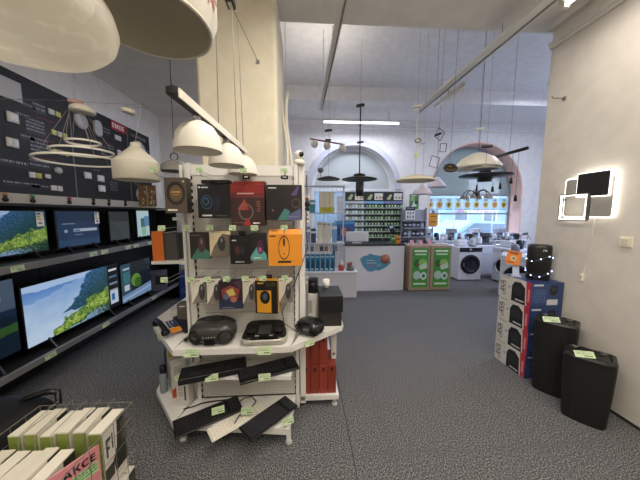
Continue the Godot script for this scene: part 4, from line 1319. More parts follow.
	for k in 2:
		var ops = []
		var rng = RandomNumberGenerator.new()
		rng.seed = 31 + k
		for q in 70:
			ops.append(["r", rng.randf() * 0.9, rng.randf() * 0.95, 0.05 + rng.randf() * 0.14, 0.03 + rng.randf() * 0.08, ["b0542f", "d6c7a4", "7d8f4f", "a33a2c", "e0d8c8", "5f4a3a", "c98a4a"][rng.randi() % 7]])
		st = S()
		bx(st, Vector3(-0.08 + k * 0.155, 0.2, 0), Vector3(0.14, 0.36, 0.02), Basis(), true)
		part(t, "poster", st, pmat("coll%d" % k, 32, 96, "8a6a50", "c9bfae", ops))
	st = S()
	bx(st, Vector3(0, 0.19, -0.025), Vector3(0.04, 0.36, 0.03))
	bx(st, Vector3(0, 0.008, -0.02), Vector3(0.3, 0.016, 0.12))
	part(t, "post", st, mat("cfc9bd", 0.5))
	t = thing("blue_carton", "large blue carton on the floor at the aisle's far end", "box", Vector3(-2.2, 0, -5.25))
	st = S()
	bx(st, Vector3(0, 0.28, 0), Vector3(0.55, 0.56, 0.4), Basis(), true)
	part(t, "carton", st, pmat("bluec", 48, 48, "2c4a94", "27417f", [["r", 0.1, 0.1, 0.3, 0.1, "6f8fcf"], ["p", [0.5, 0.1, 1, 0.0, 1, 0.2, 0.5, 0.3], "3d5fb0"], ["t", 0.1, 0.6, 0.5, 0.2, 3, "8fa6d8"]]))
	t = thing("monitor", "tilted monitor with pale screen on the blue carton", "monitor", Vector3(-2.25, 0.56, -5.2), deg_to_rad(20))
	st = S()
	rbx(st, Vector3(0, 0.25, 0), Vector3(0.46, 0.3, 0.03), 0.005, B(0, -10))
	part(t, "housing", st, black_plastic)
	st = S()
	bx(st, Vector3(0, 0.25, 0.018), Vector3(0.43, 0.26, 0.002), B(0, -10))
	part(t, "screen", st, screen_mat("lap", paint(48, 32, "9fc0e8", [["p", [0, 0.4, 1, 0.2, 1, 0.7, 0, 0.9], "d8e8f8"], ["r", 0.1, 0.1, 0.2, 0.2, "4a78b8"]]), 0.5))
	st = S()
	bx(st, Vector3(0, 0.05, -0.02), Vector3(0.05, 0.12, 0.03))
	bx(st, Vector3(0, 0.008, 0), Vector3(0.2, 0.016, 0.14))
	part(t, "stand", st, black_plastic)
	t = thing("grey_carton", "grey-violet speaker carton beside the last television", "box", Vector3(-2.66, 0.34, -4.66), deg_to_rad(25))
	st = S()
	rbx(st, Vector3(0, 0.16, 0), Vector3(0.3, 0.32, 0.3), 0.006)
	part(t, "carton", st, mat("5c5a6c", 0.5))
	st = S()
	bx(st, Vector3(0.06, 0.19, 0.151), Vector3(0.16, 0.16, 0.003))
	part(t, "black_print", st, mat("17161b", 0.5))
	# black carry case before the shelves
	t = thing("carry_case", "long black carry case with a folded handle behind the wire bin", "case", Vector3(-1.75, 0.0, -1.16), deg_to_rad(-8))
	st = S(true)
	superell(st, Vector3(0.02, 0.315, 0), Vector3(0.4, 0.63, 0.86), 0.3, 0.4)
	part(t, "shell", st, mat("0e0e10", 0.55))
	st = S(true)
	tube(st, [Vector3(0.02, 0.57, -0.3), Vector3(0.08, 0.63, -0.33), Vector3(0.16, 0.645, -0.37), Vector3(0.21, 0.635, -0.39), Vector3(0.225, 0.58, -0.38), Vector3(0.19, 0.55, -0.34)], 0.018, 8)
	part(t, "handle", st, mat("0b0b0d", 0.3))
	st = S(true)
	disc(st, Vector3(0.14, 0.575, -0.3), Vector3(0.6, 1, 0), 0.02, 0.012)
	part(t, "latch", st, mat("7a8696", 0.2, 0.8))
	st = S()
	bx(st, Vector3(0.182, 0.4, 0), Vector3(0.006, 0.01, 0.6))
	part(t, "zip_line", st, mat("3a3a3f", 0.3, 0.4))

# ---------------------------------------------------------------- lamps hanging near the camera
func cord(t, a, b, r = 0.003, m = null):
	var st = S(true)
	cyl(st, a, b, r, -1, 6)
	return part(t, "cord", st, m if m else mat("98948a", 0.5))

func near_lamps():
	var st
	var white = mat("eae5d8", 0.45)
	# alabaster bowl
	var t = thing("alabaster_lamp", "large cream alabaster-glass bowl lamp in the top left corner", "lamp", Vector3(-0.95, 2.24, -0.88))
	var ala = StandardMaterial3D.new()
	var nz = FastNoiseLite.new()
	nz.seed = 5
	nz.frequency = 0.012
	nz.fractal_type = FastNoiseLite.FRACTAL_RIDGED
	nz.fractal_octaves = 3
	nz.domain_warp_enabled = true
	var nt = NoiseTexture2D.new()
	nt.width = 512
	nt.height = 512
	nt.seamless = true
	nt.noise = nz
	var g = Gradient.new()
	g.offsets = PackedFloat32Array([0.0, 0.72, 0.9, 1.0])
	g.colors = PackedColorArray([Color("dedacf"), Color("e4e0d6"), Color("f2efe8"), Color("f6f4ee")])
	nt.color_ramp = g
	ala.albedo_texture = nt
	ala.uv1_triplanar = true
	ala.uv1_scale = Vector3(0.6, 1.6, 0.6)
	ala.roughness = 0.25
	ala.backlight_enabled = true
	ala.backlight = Color("e8e4da")
	st = S(true)
	lathe(st, [[0.0, 0.0], [0.12, 0.002], [0.22, 0.012], [0.285, 0.03], [0.315, 0.06], [0.325, 0.095], [0.318, 0.13], [0.3, 0.165], [0.27, 0.19]], 48)
	part(t, "bowl", st, ala)
	st = S(true)
	torus(st, Vector3(0, 0.19, 0), 0.272, 0.006, 40)
	part(t, "rim", st, steel)
	st = S(true)
	lathe(st, [[0.0, 0.5], [0.03, 0.5], [0.03, 0.56], [0.0, 0.56]], 16)
	part(t, "hub", st, steel)
	for a in 3:
		cord(t, Vector3(0.27 * cos(a * 2.1), 0.19, 0.27 * sin(a * 2.1)), Vector3(0.0, 0.52, 0.0))
	cord(t, Vector3(0, 0.56, 0), Vector3(0, 1.41, 0), 0.004)
	# open dome with a flower motif
	t = thing("flower_dome_lamp", "big white open dome lamp with a reddish flower motif", "lamp", Vector3(-0.605, 2.44, -1.13), 0.0)
	var k24 = 1.244
	st = S(true)
	lathe(st, [[0.224, 0.0], [0.249, 0.062], [0.249, 0.15], [0.214, 0.25], [0.137, 0.32], [0.037, 0.35], [0.037, 0.37], [0.0, 0.37]], 48)
	part(t, "shade", st, mat("d9d3c3", 0.4))
	st = S(true)
	lathe(st, [[0.222, 0.001], [0.242, 0.062], [0.242, 0.15], [0.206, 0.243], [0.125, 0.31], [0.0, 0.33]], 48)
	part(t, "lining", st, mat("d9d3c3", 0.4))
	st = S(true)
	torus(st, Vector3(0, 0.0, 0), 0.223, 0.006, 48)
	part(t, "rim", st, mat("d9d3c3", 0.4))
	st = S(true)
	superell(st, Vector3(0, 0.22, 0), Vector3(0.06, 0.1, 0.06), 1.0, 1.0, 16, 10)
	part(t, "bulb", st, mat("cfcabb", 0.3))
	st = S()
	for k in 7:
		var fy = B(84)
		var b = fy * B(0, 0, k * 51.4)
		var fc = fy * Vector3(0, 0.105, 0.2515)
		face(st, [fc, fc + b * Vector3(-0.011, 0.035, 0.0), fc + b * Vector3(0, 0.056, -0.002), fc + b * Vector3(0.011, 0.035, 0.0)], V)
	part(t, "flower_motif", st, mat("a06a58", 0.5))
	cord(t, Vector3(0, 0.37, 0), Vector3(0, 1.21, 0), 0.004)
	# steel tension wire across the aisle that small lamps hang from
	st = S()
	tube(st, [Vector3(-2.97, 2.62, -2.3), Vector3(-1.9, 2.6, -2.28), Vector3(-0.93, 2.63, -2.44)], 0.0025, 5)
	single("tension_wire", st, steel, "thin steel wire stretched from the left wall to the pillar", "wire")
	# three ring chandelier
	t = thing("ring_chandelier", "chandelier of three slim cream rings before the black board", "chandelier", Vector3(-1.835, 2.13, -2.27))
	for r in [[0.0, 0.285, 0.0], [0.07, 0.205, 0.02], [0.145, 0.115, 0.03]]:
		st = S()
		lathe(st, [[r[1] - 0.012, -0.007], [r[1], -0.007], [r[1], 0.007], [r[1] - 0.012, 0.007], [r[1] - 0.012, -0.007]], 48, Transform3D(B(0, 0, 1.5), Vector3(r[2], r[0], 0)))
		part(t, "ring", st, mat("e6e1d4", 0.4))
	st = S(true)
	lathe(st, [[0.0, 0.38], [0.08, 0.38], [0.085, 0.395], [0.075, 0.42], [0.04, 0.44], [0.0, 0.44]], 28, Transform3D(B(0, 0, -4), Vector3(0.02, 0, 0)))
	part(t, "canopy", st, mat("cfc9b9", 0.35))
	st = S()
	rbx(st, Vector3(0, 0.46, 0), Vector3(0.09, 0.03, 0.05), 0.006, B(30))
	part(t, "mounting_hook", st, mat("a9827c", 0.4))
	for a in 3:
		var an = a * TAU / 3 + 0.6
		cord(t, Vector3(0.28 * cos(an), 0.0, 0.28 * sin(an)), Vector3(0.05 * cos(an), 0.4, 0.05 * sin(an)), 0.0015)
		cord(t, Vector3(0.02 + 0.2 * cos(an + 1), 0.07, 0.2 * sin(an + 1)), Vector3(0.05 * cos(an + 1), 0.4, 0.05 * sin(an + 1)), 0.0015)
		cord(t, Vector3(0.03 + 0.11 * cos(an), 0.15, 0.11 * sin(an)), Vector3(0.04 * cos(an), 0.4, 0.04 * sin(an)), 0.0015)
	cord(t, Vector3(0, 0.46, 0), Vector3(0, 1.54, 0), 0.002)
	# cream pendant shade
	t = thing("cream_pendant", "cream metal pendant with cylindrical band and conical top", "lamp", Vector3(-1.355, 1.965, -2.2))
	st = S(true)
	lathe(st, [[0.156, 0.0], [0.162, 0.004], [0.162, 0.142]], 40)
	st.set_smooth_group(1)
	lathe(st, [[0.162, 0.142], [0.038, 0.262]], 40)
	st.set_smooth_group(2)
	lathe(st, [[0.038, 0.262], [0.033, 0.295], [0.0, 0.298]], 40)
	part(t, "shade", st, mat("e2dcca", 0.35))
	st = S(true)
	lathe(st, [[0.155, 0.0], [0.156, 0.135], [0.045, 0.245], [0.0, 0.255]], 40)
	part(t, "lining", st, mat("e2dcca", 0.35))
	cord(t, Vector3(0, 0.295, 0), Vector3(0, 0.645, -0.12), 0.003)
	st = S(true)
	lathe(st, [[0.0, 0.0], [0.05, 0.0], [0.045, 0.03], [0.0, 0.034]], 20, Transform3D(B(0, 0, -8), Vector3(-0.1, 0.56, -0.1)))
	part(t, "canopy", st, mat("cdc6b4", 0.35))
	cord(t, Vector3(-0.1, 0.59, -0.1), Vector3(0.0, 0.62, -0.12), 0.003)
	# steel bell pendant
	t = thing("steel_bell_pendant", "grey steel bell pendant with loop beside the pillar's left edge", "lamp", Vector3(-1.25, 2.1, -2.6))
	st = S(true)
	lathe(st, [[0.135, 0.0], [0.13, 0.012], [0.115, 0.06], [0.065, 0.095], [0.03, 0.11], [0.0, 0.11]], 32)
	part(t, "shade", st, mat("92908a", 0.35, 0.1))
	st = S(true)
	torus(st, Vector3(0, 0.14, 0), 0.035, 0.005, 20, B(0, 90))
	part(t, "loop", st, mat("4a4946", 0.4, 0.5))
	cord(t, Vector3(0, 0.175, 0), Vector3(0.02, 1.55, 0), 0.003, mat("3c3b3a", 0.5))
	st = S(true)
	torus(st, Vector3(0.01, 0.75, 0), 0.035, 0.012, 20, B(0, 70, 30))
	part(t, "cord_coil", st, mat("1c1b1b", 0.5))
	# bar with three domes
	t = thing("three_dome_lamp", "black and white bar lamp carrying three white dome shades", "lamp", Vector3(-0.475, 2.15, -1.53), deg_to_rad(-3))
	st = S()
	rbx(st, Vector3(0, 0.015, 0), Vector3(0.05, 0.03, 0.96), 0.003)
	part(t, "bar", st, mat("191817", 0.35))
	st = S()
	bx(st, Vector3(0.027, 0.005, 0), Vector3(0.006, 0.034, 0.96))
	part(t, "white_edge", st, mat("e3dcc9", 0.4))
	for d in [[0.28, 0.0], [-0.09, 0.0], [-0.42, 0.0]]:
		st = S(true)
		lathe(st, [[0.104, 0.0], [0.103, 0.025], [0.095, 0.07], [0.07, 0.108], [0.035, 0.13], [0.018, 0.135], [0.0, 0.135]], 36, Transform3D(Basis(), Vector3(d[1], -0.165, d[0])))
		var sh = part(t, "dome_shade", st, white)
		st = S(true)
		lathe(st, [[0.102, 0.001], [0.091, 0.068], [0.066, 0.102], [0.0, 0.126]], 36, Transform3D(Basis(), Vector3(d[1], -0.165, d[0])))
		part(sh, "lining", st, white)
		st = S(true)
		cyl(st, Vector3(d[1], -0.034, d[0]), Vector3(d[1], 0.002, d[0]), 0.016, 0.02, 12)
		part(sh, "socket", st, steel)
	cord(t, Vector3(0, 0.03, -0.3), Vector3(0.07, 0.71, -0.06), 0.0022)
	cord(t, Vector3(0, 0.03, 0.02), Vector3(0.02, 1.5, 0.02), 0.0022)
	cord(t, Vector3(0, 0.03, -0.45), Vector3(-0.02, 1.5, -0.45), 0.0022)
	# short black track with stay wire to the pillar
	t = thing("black_track", "short black track hanging before the pillar with a stay wire", "track", Vector3(-0.41, 2.88, -1.3))
	st = S()
	rbx(st, Vector3(0, 0, 0), Vector3(0.045, 0.035, 0.65), 0.003)
	part(t, "channel", st, mat("141313", 0.4))
	st = S()
	bx(st, Vector3(0.0, -0.004, 0.326), Vector3(0.02, 0.02, 0.002))
	bx(st, Vector3(0.0, -0.0185, -0.29), Vector3(0.02, 0.003, 0.05))
	part(t, "contact", st, mat("b9b4a8", 0.3, 0.6))
	for z in [-0.2, 0.2]:
		st = S(true)
		cyl(st, Vector3(0, 0.01, z), Vector3(0, 0.77, z), 0.003, -1, 6)
		part(t, "hanger_rod", st, steel)
	st = S(true)
	cyl(st, Vector3(0, 0, -0.32), Vector3(0.012, 0.135, -1.1), 0.0022, -1, 6)
	part(t, "stay_wire", st, mat("5a564c", 0.4, 0.5))
	st = S()
	rbx(st, Vector3(0.012, 0.13, -1.095), Vector3(0.03, 0.03, 0.02), 0.003)
	part(t, "wall_anchor", st, steel)
	# wavy white strip lamp by the pillar's right edge
	t = thing("wavy_strip_lamp", "white wavy vertical strip lamp at the pillar's right edge", "lamp", Vector3(-0.2, 1.95, -2.98))
	for s in [0.0, 0.05]:
		var pts = []
		for k in 15:
			var a = k / 14.0
			pts.append(Vector3(-0.02 + s + 0.03 * sin(a * 5.0 + s * 20), 0.08 + a * 1.0, 0.03 * cos(a * 5)))
		st = S(true)
		tube(st, pts, 0.018, 8)
		part(t, "strip", st, mat("e6e1d2", 0.25))
	cord(t, Vector3(0, 1.05, 0), Vector3(0, 2.52, 0), 0.002)

# ---------------------------------------------------------------- lamps hanging in the far room
func disc_lamp(called, label, at, prof, hex, canopy_y, ceil_y, rough = 0.4, rodr = 0.002, rodhex = "6a675f"):
	var t = thing(called, label, "lamp", at)
	var st = S(true)
	lathe(st, prof, 36)
	part(t, "shade", st, mat(hex, rough))
	var top = prof[-1][1]
	st = S(true)
	cyl(st, Vector3(0, top, 0), Vector3(0, canopy_y, 0), rodr, -1, 8)
	part(t, "stem", st, mat(rodhex, 0.4))
	st = S(true)
	lathe(st, [[0.0, 0.0], [0.055, 0.0], [0.06, 0.012], [0.055, 0.03], [0.0, 0.032]], 20, Transform3D(B(0, 12, 8), Vector3(0, canopy_y, 0)))
	part(t, "canopy", st, mat(hex, rough))
	cord(t, Vector3(0, canopy_y + 0.02, 0), Vector3(0, ceil_y - at.y, 0), 0.0014)
	return t

func far_lamps():
	var st
	var t
	var H = 4.5
	# copper bar with globes
	t = thing("globe_bar_lamp", "copper bar lamp with three white globes before the left arch", "lamp", Vector3(0.4, 2.905, -4.46))
	var bb = Basis.looking_at(Vector3(0.61, 0, -0.32).normalized())
	st = S()
	bx(st, V, Vector3(0.03, 0.018, 0.69), bb)
	part(t, "bar", st, mat("8a5f4c", 0.4, 0.4))
	for f in [0.26, 0.02, -0.3]:
		st = S(true)
		lathe(st, ball(0.062, 8), 18, Transform3D(Basis(), bb * Vector3(0, -0.07, f)))
		var gl = part(t, "globe", st, mat("e4dccf", 0.3))
		st = S(true)
		cyl(st, bb * Vector3(0, -0.02, f), bb * Vector3(0, 0.0, f), 0.018, -1, 10)
		part(gl, "holder", st, mat("8a5f4c", 0.4, 0.4))
	st = S()
	bx(st, Vector3(0, 0.025, 0), Vector3(0.1, 0.035, 0.05))
	part(t, "driver_box", st, black_plastic)
	for f in [0.1, -0.05]:
		cord(t, bb * Vector3(0, 0, f), bb * Vector3(0, 0, f) + Vector3(0, H - 2.905, 0), 0.0018)
	# discs
	disc_lamp("black_disc_pendant", "wide black disc pendant on a thick black stem", Vector3(0.745, 2.15, -3.5), [[0.0, 0.02], [0.1, 0.015], [0.235, 0.0], [0.24, 0.012], [0.12, 0.04], [0.085, 0.045], [0.08, 0.075], [0.02, 0.09], [0.0, 0.095]], "1f1f1d", 0.95, H, 0.4, 0.009, "222120")
	var d2 = disc_lamp("black_disc_pendant", "smaller black disc pendant left of the thick-stemmed one", Vector3(0.36, 2.2, -3.9), [[0.0, 0.02], [0.17, 0.0], [0.175, 0.012], [0.08, 0.045], [0.03, 0.06], [0.0, 0.06]], "232321", 0.7, H, 0.4)
	st = S(true)
	lathe(st, [[0.0, 0.1], [0.035, 0.11], [0.045, 0.14], [0.035, 0.17], [0.0, 0.175]], 16, Transform3D(Basis(), Vector3(-0.12, 0, 0)))
	cyl(st, Vector3(-0.12, 0.0, 0), Vector3(-0.12, 0.11, 0), 0.006, -1, 6)
	part(d2, "side_cup", st, mat("6e6e6c", 0.3, 0.5))
	disc_lamp("black_cylinder_pendant", "black cylinder pendant hanging behind the black disc", Vector3(0.965, 2.0, -4.5), [[0.0, 0.0], [0.07, 0.0], [0.07, 0.24], [0.02, 0.25], [0.0, 0.25]], "1a1a1a", 0.9, H)
	var dl = disc_lamp("beige_dish_pendant", "beige shallow dish pendant on a pale cord, mid shop", Vector3(1.435, 2.125, -3.3), [[0.0, 0.035], [0.1, 0.03], [0.2, 0.01], [0.238, -0.012], [0.244, 0.0], [0.21, 0.025], [0.1, 0.06], [0.03, 0.075], [0.0, 0.075]], "d9cfb8", 0.9, H, 0.45, 0.005, "ded6c4")
	st = S(true)
	lathe(st, [[0.236, -0.01], [0.18, 0.012], [0.08, 0.028], [0.0, 0.03]], 36)
	part(dl, "lining", st, mat("d9cfb8", 0.45))
	st = S(true)
	torus(st, Vector3(0.02, 0.5, 0), 0.035, 0.008, 20, B(0, 55, 20))
	part(dl, "brass_ring", st, mat("a08a58", 0.35, 0.6))
	st = S()
	rbx(st, Vector3(0, 0.32, 0), Vector3(0.035, 0.05, 0.02), 0.004)
	part(dl, "tag", st, mat("cfe07a", 0.5))
	# violet-white cones
	for c in [[2.2, 2.13, -4.2, "upper"], [1.93, 2.01, -4.15, "lower"]]:
		disc_lamp("cone_pendant", "pale lilac cone pendant, the %s of the pair" % c[3], Vector3(c[0], c[1], c[2]), [[0.155, 0.0], [0.16, 0.01], [0.05, 0.14], [0.02, 0.17], [0.0, 0.17]], "e4def2", 0.8, H, 0.5)
	# wire geometry pendant
	t = thing("wire_cube_pendant", "black wire pendant of tilted open squares", "lamp", Vector3(2.08, 2.3, -4.0))
	for q in [[0.02, 0.62, 0.14, 20], [0.09, 0.42, 0.12, 50], [-0.04, 0.2, 0.16, 35]]:
		st = S()
		var b = B(15, 10, q[3])
		var pts = []
		for k in 5: pts.append(Vector3(q[0], q[1], 0) + b * Vector3(q[2] * 0.7 * cos(k * PI / 2), q[2] * 0.7 * sin(k * PI / 2), 0))
		tube(st, pts, 0.006, 6)
		part(t, "wire_square", st, mat("17171a", 0.4))
	st = S()
	rbx(st, Vector3(0.0, 0.62, 0), Vector3(0.1, 0.03, 0.04), 0.004, B(0, 0, 20))
	part(t, "lamp_head", st, black_plastic)
	cord(t, Vector3(0, 0.1, 0), Vector3(0.04, H - 2.3, 0), 0.0022)
	# brass disc
	t = thing("brass_disc_lamp", "small tilted dark brass disc lamp left of the cream dome", "lamp", Vector3(2.0, 2.24, -3.3))
	st = S(true)
	lathe(st, [[0.0, -0.012], [0.085, -0.012], [0.088, 0.0], [0.08, 0.012], [0.0, 0.018]], 28, Transform3D(B(0, 42, 14), Vector3(-0.1, 0.05, 0.0)))
	part(t, "disc", st, mat("4a4030", 0.4, 0.5))
	st = S()
	rbx(st, Vector3(-0.1, 0.05, 0.02), Vector3(0.09, 0.012, 0.012), 0.002, B(0, 42, -24))
	part(t, "brass_strip", st, mat("b08d4a", 0.35, 0.7))
	cord(t, Vector3(-0.11, 0.07, 0), Vector3(-0.08, H - 2.24, 0), 0.0018, mat("7a6350", 0.5))
	# cream dome
	disc_lamp("cream_dome_pendant", "large cream flattened dome pendant before the right arch", Vector3(2.33, 2.3, -3.4), [[0.27, 0.0], [0.29, 0.005], [0.285, 0.03], [0.2, 0.13], [0.09, 0.19], [0.03, 0.205], [0.0, 0.205]], "ece6d8", 0.5, H, 0.4)
	# stacked black disc
	t = disc_lamp("stacked_disc_pendant", "black two-tier disc pendant under the cream dome", Vector3(2.09, 2.115, -2.9), [[0.0, -0.05], [0.07, -0.05], [0.075, 0.0], [0.27, 0.012], [0.275, 0.022], [0.12, 0.045], [0.06, 0.05], [0.06, 0.07], [0.0, 0.07]], "26282a", 0.33, H, 0.4, 0.002)
	st = S(true)
	lathe(st, [[0.0, 0.08], [0.13, 0.085], [0.14, 0.095], [0.05, 0.12], [0.02, 0.14], [0.0, 0.14]], 30)
	part(t, "upper_disc", st, mat("8f8d84", 0.4))
	# spider chandelier
	t = thing("arm_chandelier", "black curved-arm chandelier with grey cups below the disc pendant", "chandelier", Vector3(2.62, 1.93, -3.8))
	st = S(true)
	lathe(st, [[0.0, 0.0], [0.025, 0.02], [0.035, 0.06], [0.015, 0.09], [0.012, 0.2], [0.0, 0.2]], 16)
	part(t, "body", st, mat("161616", 0.4))
	for a in 6:
		var an = a * TAU / 6 + 0.3
		var d = Vector3(cos(an), 0, sin(an))
		st = S(true)
		tube(st, [Vector3(0, 0.05, 0), d * 0.06 + Vector3(0, 0.11, 0), d * 0.12 + Vector3(0, 0.12, 0), d * 0.17 + Vector3(0, 0.08, 0), d * 0.185 + Vector3(0, 0.04, 0)], 0.007, 6)
		var arm = part(t, "arm", st, mat("161616", 0.4))
		st = S(true)
		lathe(st, [[0.045, -0.03], [0.04, -0.005], [0.02, 0.03], [0.0, 0.032]], 14, Transform3D(Basis(), d * 0.185 + Vector3(0, 0.02, 0)))
		part(arm, "cup_shade", st, mat("9a938c", 0.4))
	cord(t, Vector3(0, 0.2, 0), Vector3(0, H - 1.93, 0), 0.003, mat("222222", 0.5))
	# black bar with four sockets
	t = thing("four_socket_lamp", "black bar lamp with four hanging sockets near the wall corner", "lamp", Vector3(2.66, 2.475, -3.26))
	st = S(true)
	cyl(st, Vector3(0, 0, 0.27), Vector3(-0.02, 0, -0.27), 0.02)
	part(t, "bar", st, mat("151515", 0.4))
	for d in [[-0.26, 0.43], [-0.12, 0.4], [0.06, 0.35], [0.15, 0.58]]:
		st = S(true)
		cyl(st, Vector3(0, 0, d[0]), Vector3(0, -d[1], d[0]), 0.002, -1, 6)
		var c = part(t, "drop_cord", st, mat("2c2b2a", 0.5))
		st = S(true)
		cyl(st, Vector3(0, -d[1] - 0.045, d[0]), Vector3(0, -d[1] + 0.03, d[0]), 0.019, 0.015, 12)
		part(c, "socket", st, mat("121212", 0.4))
	cord(t, Vector3(0, 0.01, 0.0), Vector3(0, H - 2.475, 0), 0.002)

# ---------------------------------------------------------------- wire bin with white boxes, bottom left
func wire_bin():
	var st
	var wm = mat("9a978f", 0.35, 0.8)
	var t = thing("wire_bin", "grey wire bin full of white boxes in the bottom left corner", "wire bin")
	var x0 = -1.31
	var x1 = -0.872
	var z0 = -1.245
	var z1 = -0.66
	for y in [0.0, 0.2, 0.4, 0.5, 0.6, 0.68, 0.75]:
		st = S()
		var r = 0.0026 if y > 0.74 or y == 0.0 else 0.0016
		tube(st, [Vector3(x0, y + 0.005, z0), Vector3(x1, y + 0.005, z0), Vector3(x1, y + 0.005, z1), Vector3(x0, y + 0.005, z1), Vector3(x0, y + 0.005, z0)], r, 6)
		part(t, "rail_hoop", st, wm)
	for k in 8:
		for s in 2:
			var x = lerpf(x0, x1, k / 7.0)
			st = S()
			tube(st, [Vector3(x, 0.0, z0 if s else z1), Vector3(x, 0.757, z0 if s else z1)], 0.0016, 5)
			part(t, "upright_wire", st, wm)
	for k in range(1, 9):
		for s in 2:
			var z = lerpf(z0, z1, k / 9.0)
			st = S()
			tube(st, [Vector3(x0 if s else x1, 0.0, z), Vector3(x0 if s else x1, 0.757, z)], 0.0016, 5)
			part(t, "upright_wire", st, wm)
	for k in 5:   # bent divider wires over the boxes
		var x = -1.211 + k * 0.0655
		st = S()
		tube(st, [Vector3(x, 0.66, -1.235), Vector3(x, 0.785, -1.235), Vector3(x, 0.77, -1.1), Vector3(x, 0.765, -1.055), Vector3(x, 0.69, -1.05)], 0.0016, 5)
		part(t, "divider_wire", st, wm)
	for y in [0.44, 0.25]:
		st = S()
		for k in 12:
			var z = lerpf(z0, z1, (k + 0.5) / 12.0)
			tube(st, [Vector3(x0, y, z), Vector3(x1, y, z)], 0.002, 4)
		var f = part(t, "wire_floor", st, wm)
		f.set_meta("kind", "stuff")
	# boxes: tops pale, ends olive green, sides with a dark picture
	var side = pmat("binside", 96, 96, "cfcabd", "d9d4c6", [["p", [0.62, 0, 0.8, 0.0, 1, 0.0, 1, 1, 0.45, 1, 0.38, 0.72, 0.55, 0.55, 0.6, 0.3], "26241f"], ["p", [0.75, 0.15, 0.9, 0.1, 0.95, 0.5, 0.8, 0.6], "4a463d"], ["r", 0.0, 0.74, 0.4, 0.26, "3a372f"], ["r", 0.12, 0.2, 0.07, 0.36, "3a372f"], ["r", 0.12, 0.2, 0.2, 0.07, "3a372f"], ["r", 0.12, 0.36, 0.15, 0.06, "3a372f"], ["r", 0.36, 0.18, 0.05, 0.3, "3a372f"]])
	var n = 0
	for row in 3:
		for k in [6, 5, 4][row]:
			var ord = ["first", "second", "third", "fourth", "fifth", "sixth"][k]
			var rz = [-1.142, -0.978, -0.83][row]
			var h = [0.755, 0.705, 0.685][row] + 0.008 * sin(k * 2.3 + row)
			var xx = -1.245 + k * [0.0655, 0.058, 0.058][row]
			var o = thing("white_box", "slim white box in the wire bin, %s from the left of the %s row" % [ord, ["far", "middle", "near"][row]], "box", Vector3(xx, 0.445, rz + 0.006 * sin(k * 3.1)), 0.03 * sin(k * 1.9 + row), "white boxes in the wire bin")
			st = S()
			bx(st, Vector3(0, (h - 0.445) / 2, 0), Vector3(0.052, h - 0.445, 0.142))
			part(o, "carton", st, mat(["d2ccba", "cdc7b5", "d6d0c0"][(k + row) % 3], 0.5))
			st = S()
			bx(st, Vector3(0, h - 0.445 - 0.157, 0.0712), Vector3(0.0518, 0.3, 0.001))
			part(o, "green_end", st, mat("76853a", 0.5))
			st = S()
			bx(st, Vector3(0.0263, h - 0.445 - 0.13, 0), Vector3(0.14, 0.25, 0.001), B(90), true)
			part(o, "printed_side", st, side)
	for k in 4:
		var o = thing("white_box", "slim white box on the bin's lower level, %s from the front" % ["first", "second", "third", "fourth"][k], "box", Vector3(-0.9, 0.255, -1.16 + k * 0.135), 0, "white boxes in the wire bin")
		st = S()
		bx(st, Vector3(0, 0.085, 0), Vector3(0.06, 0.17, 0.125))
		part(o, "carton", st, mat("cdc8ba", 0.5))
		st = S()
		bx(st, Vector3(0.0308, 0.085, 0), Vector3(0.12, 0.165, 0.001), B(90), true)
		part(o, "printed_side", st, side)
	# pink sale sign on the bin's aisle side
	t = thing("sale_sign", "pink sale sign reading AKCE clipped to the wire bin", "sign", Vector3(-0.943, 0.59, -0.945), deg_to_rad(64))
	st = S()
	rbx(st, Vector3(0, 0, 0), Vector3(0.24, 0.25, 0.004), 0.0015)
	part(t, "card", st, mat("d58a8e", 0.5))
	lettering(t, "lettering", "AKCE", 0.034, mat("241518", 0.5), Vector3(0.052, 0.085, 0.003), Basis(), 0.001)
	st = S()
	bx(st, Vector3(0.045, 0.035, 0.003), Vector3(0.13, 0.045, 0.001), Basis(), true)
	part(t, "green_note", st, pmat("note", 60, 24, "a6cf94", "a6cf94", [["t", 0.05, 0.1, 0.9, 0.8, 3, "3d5a38"]]))

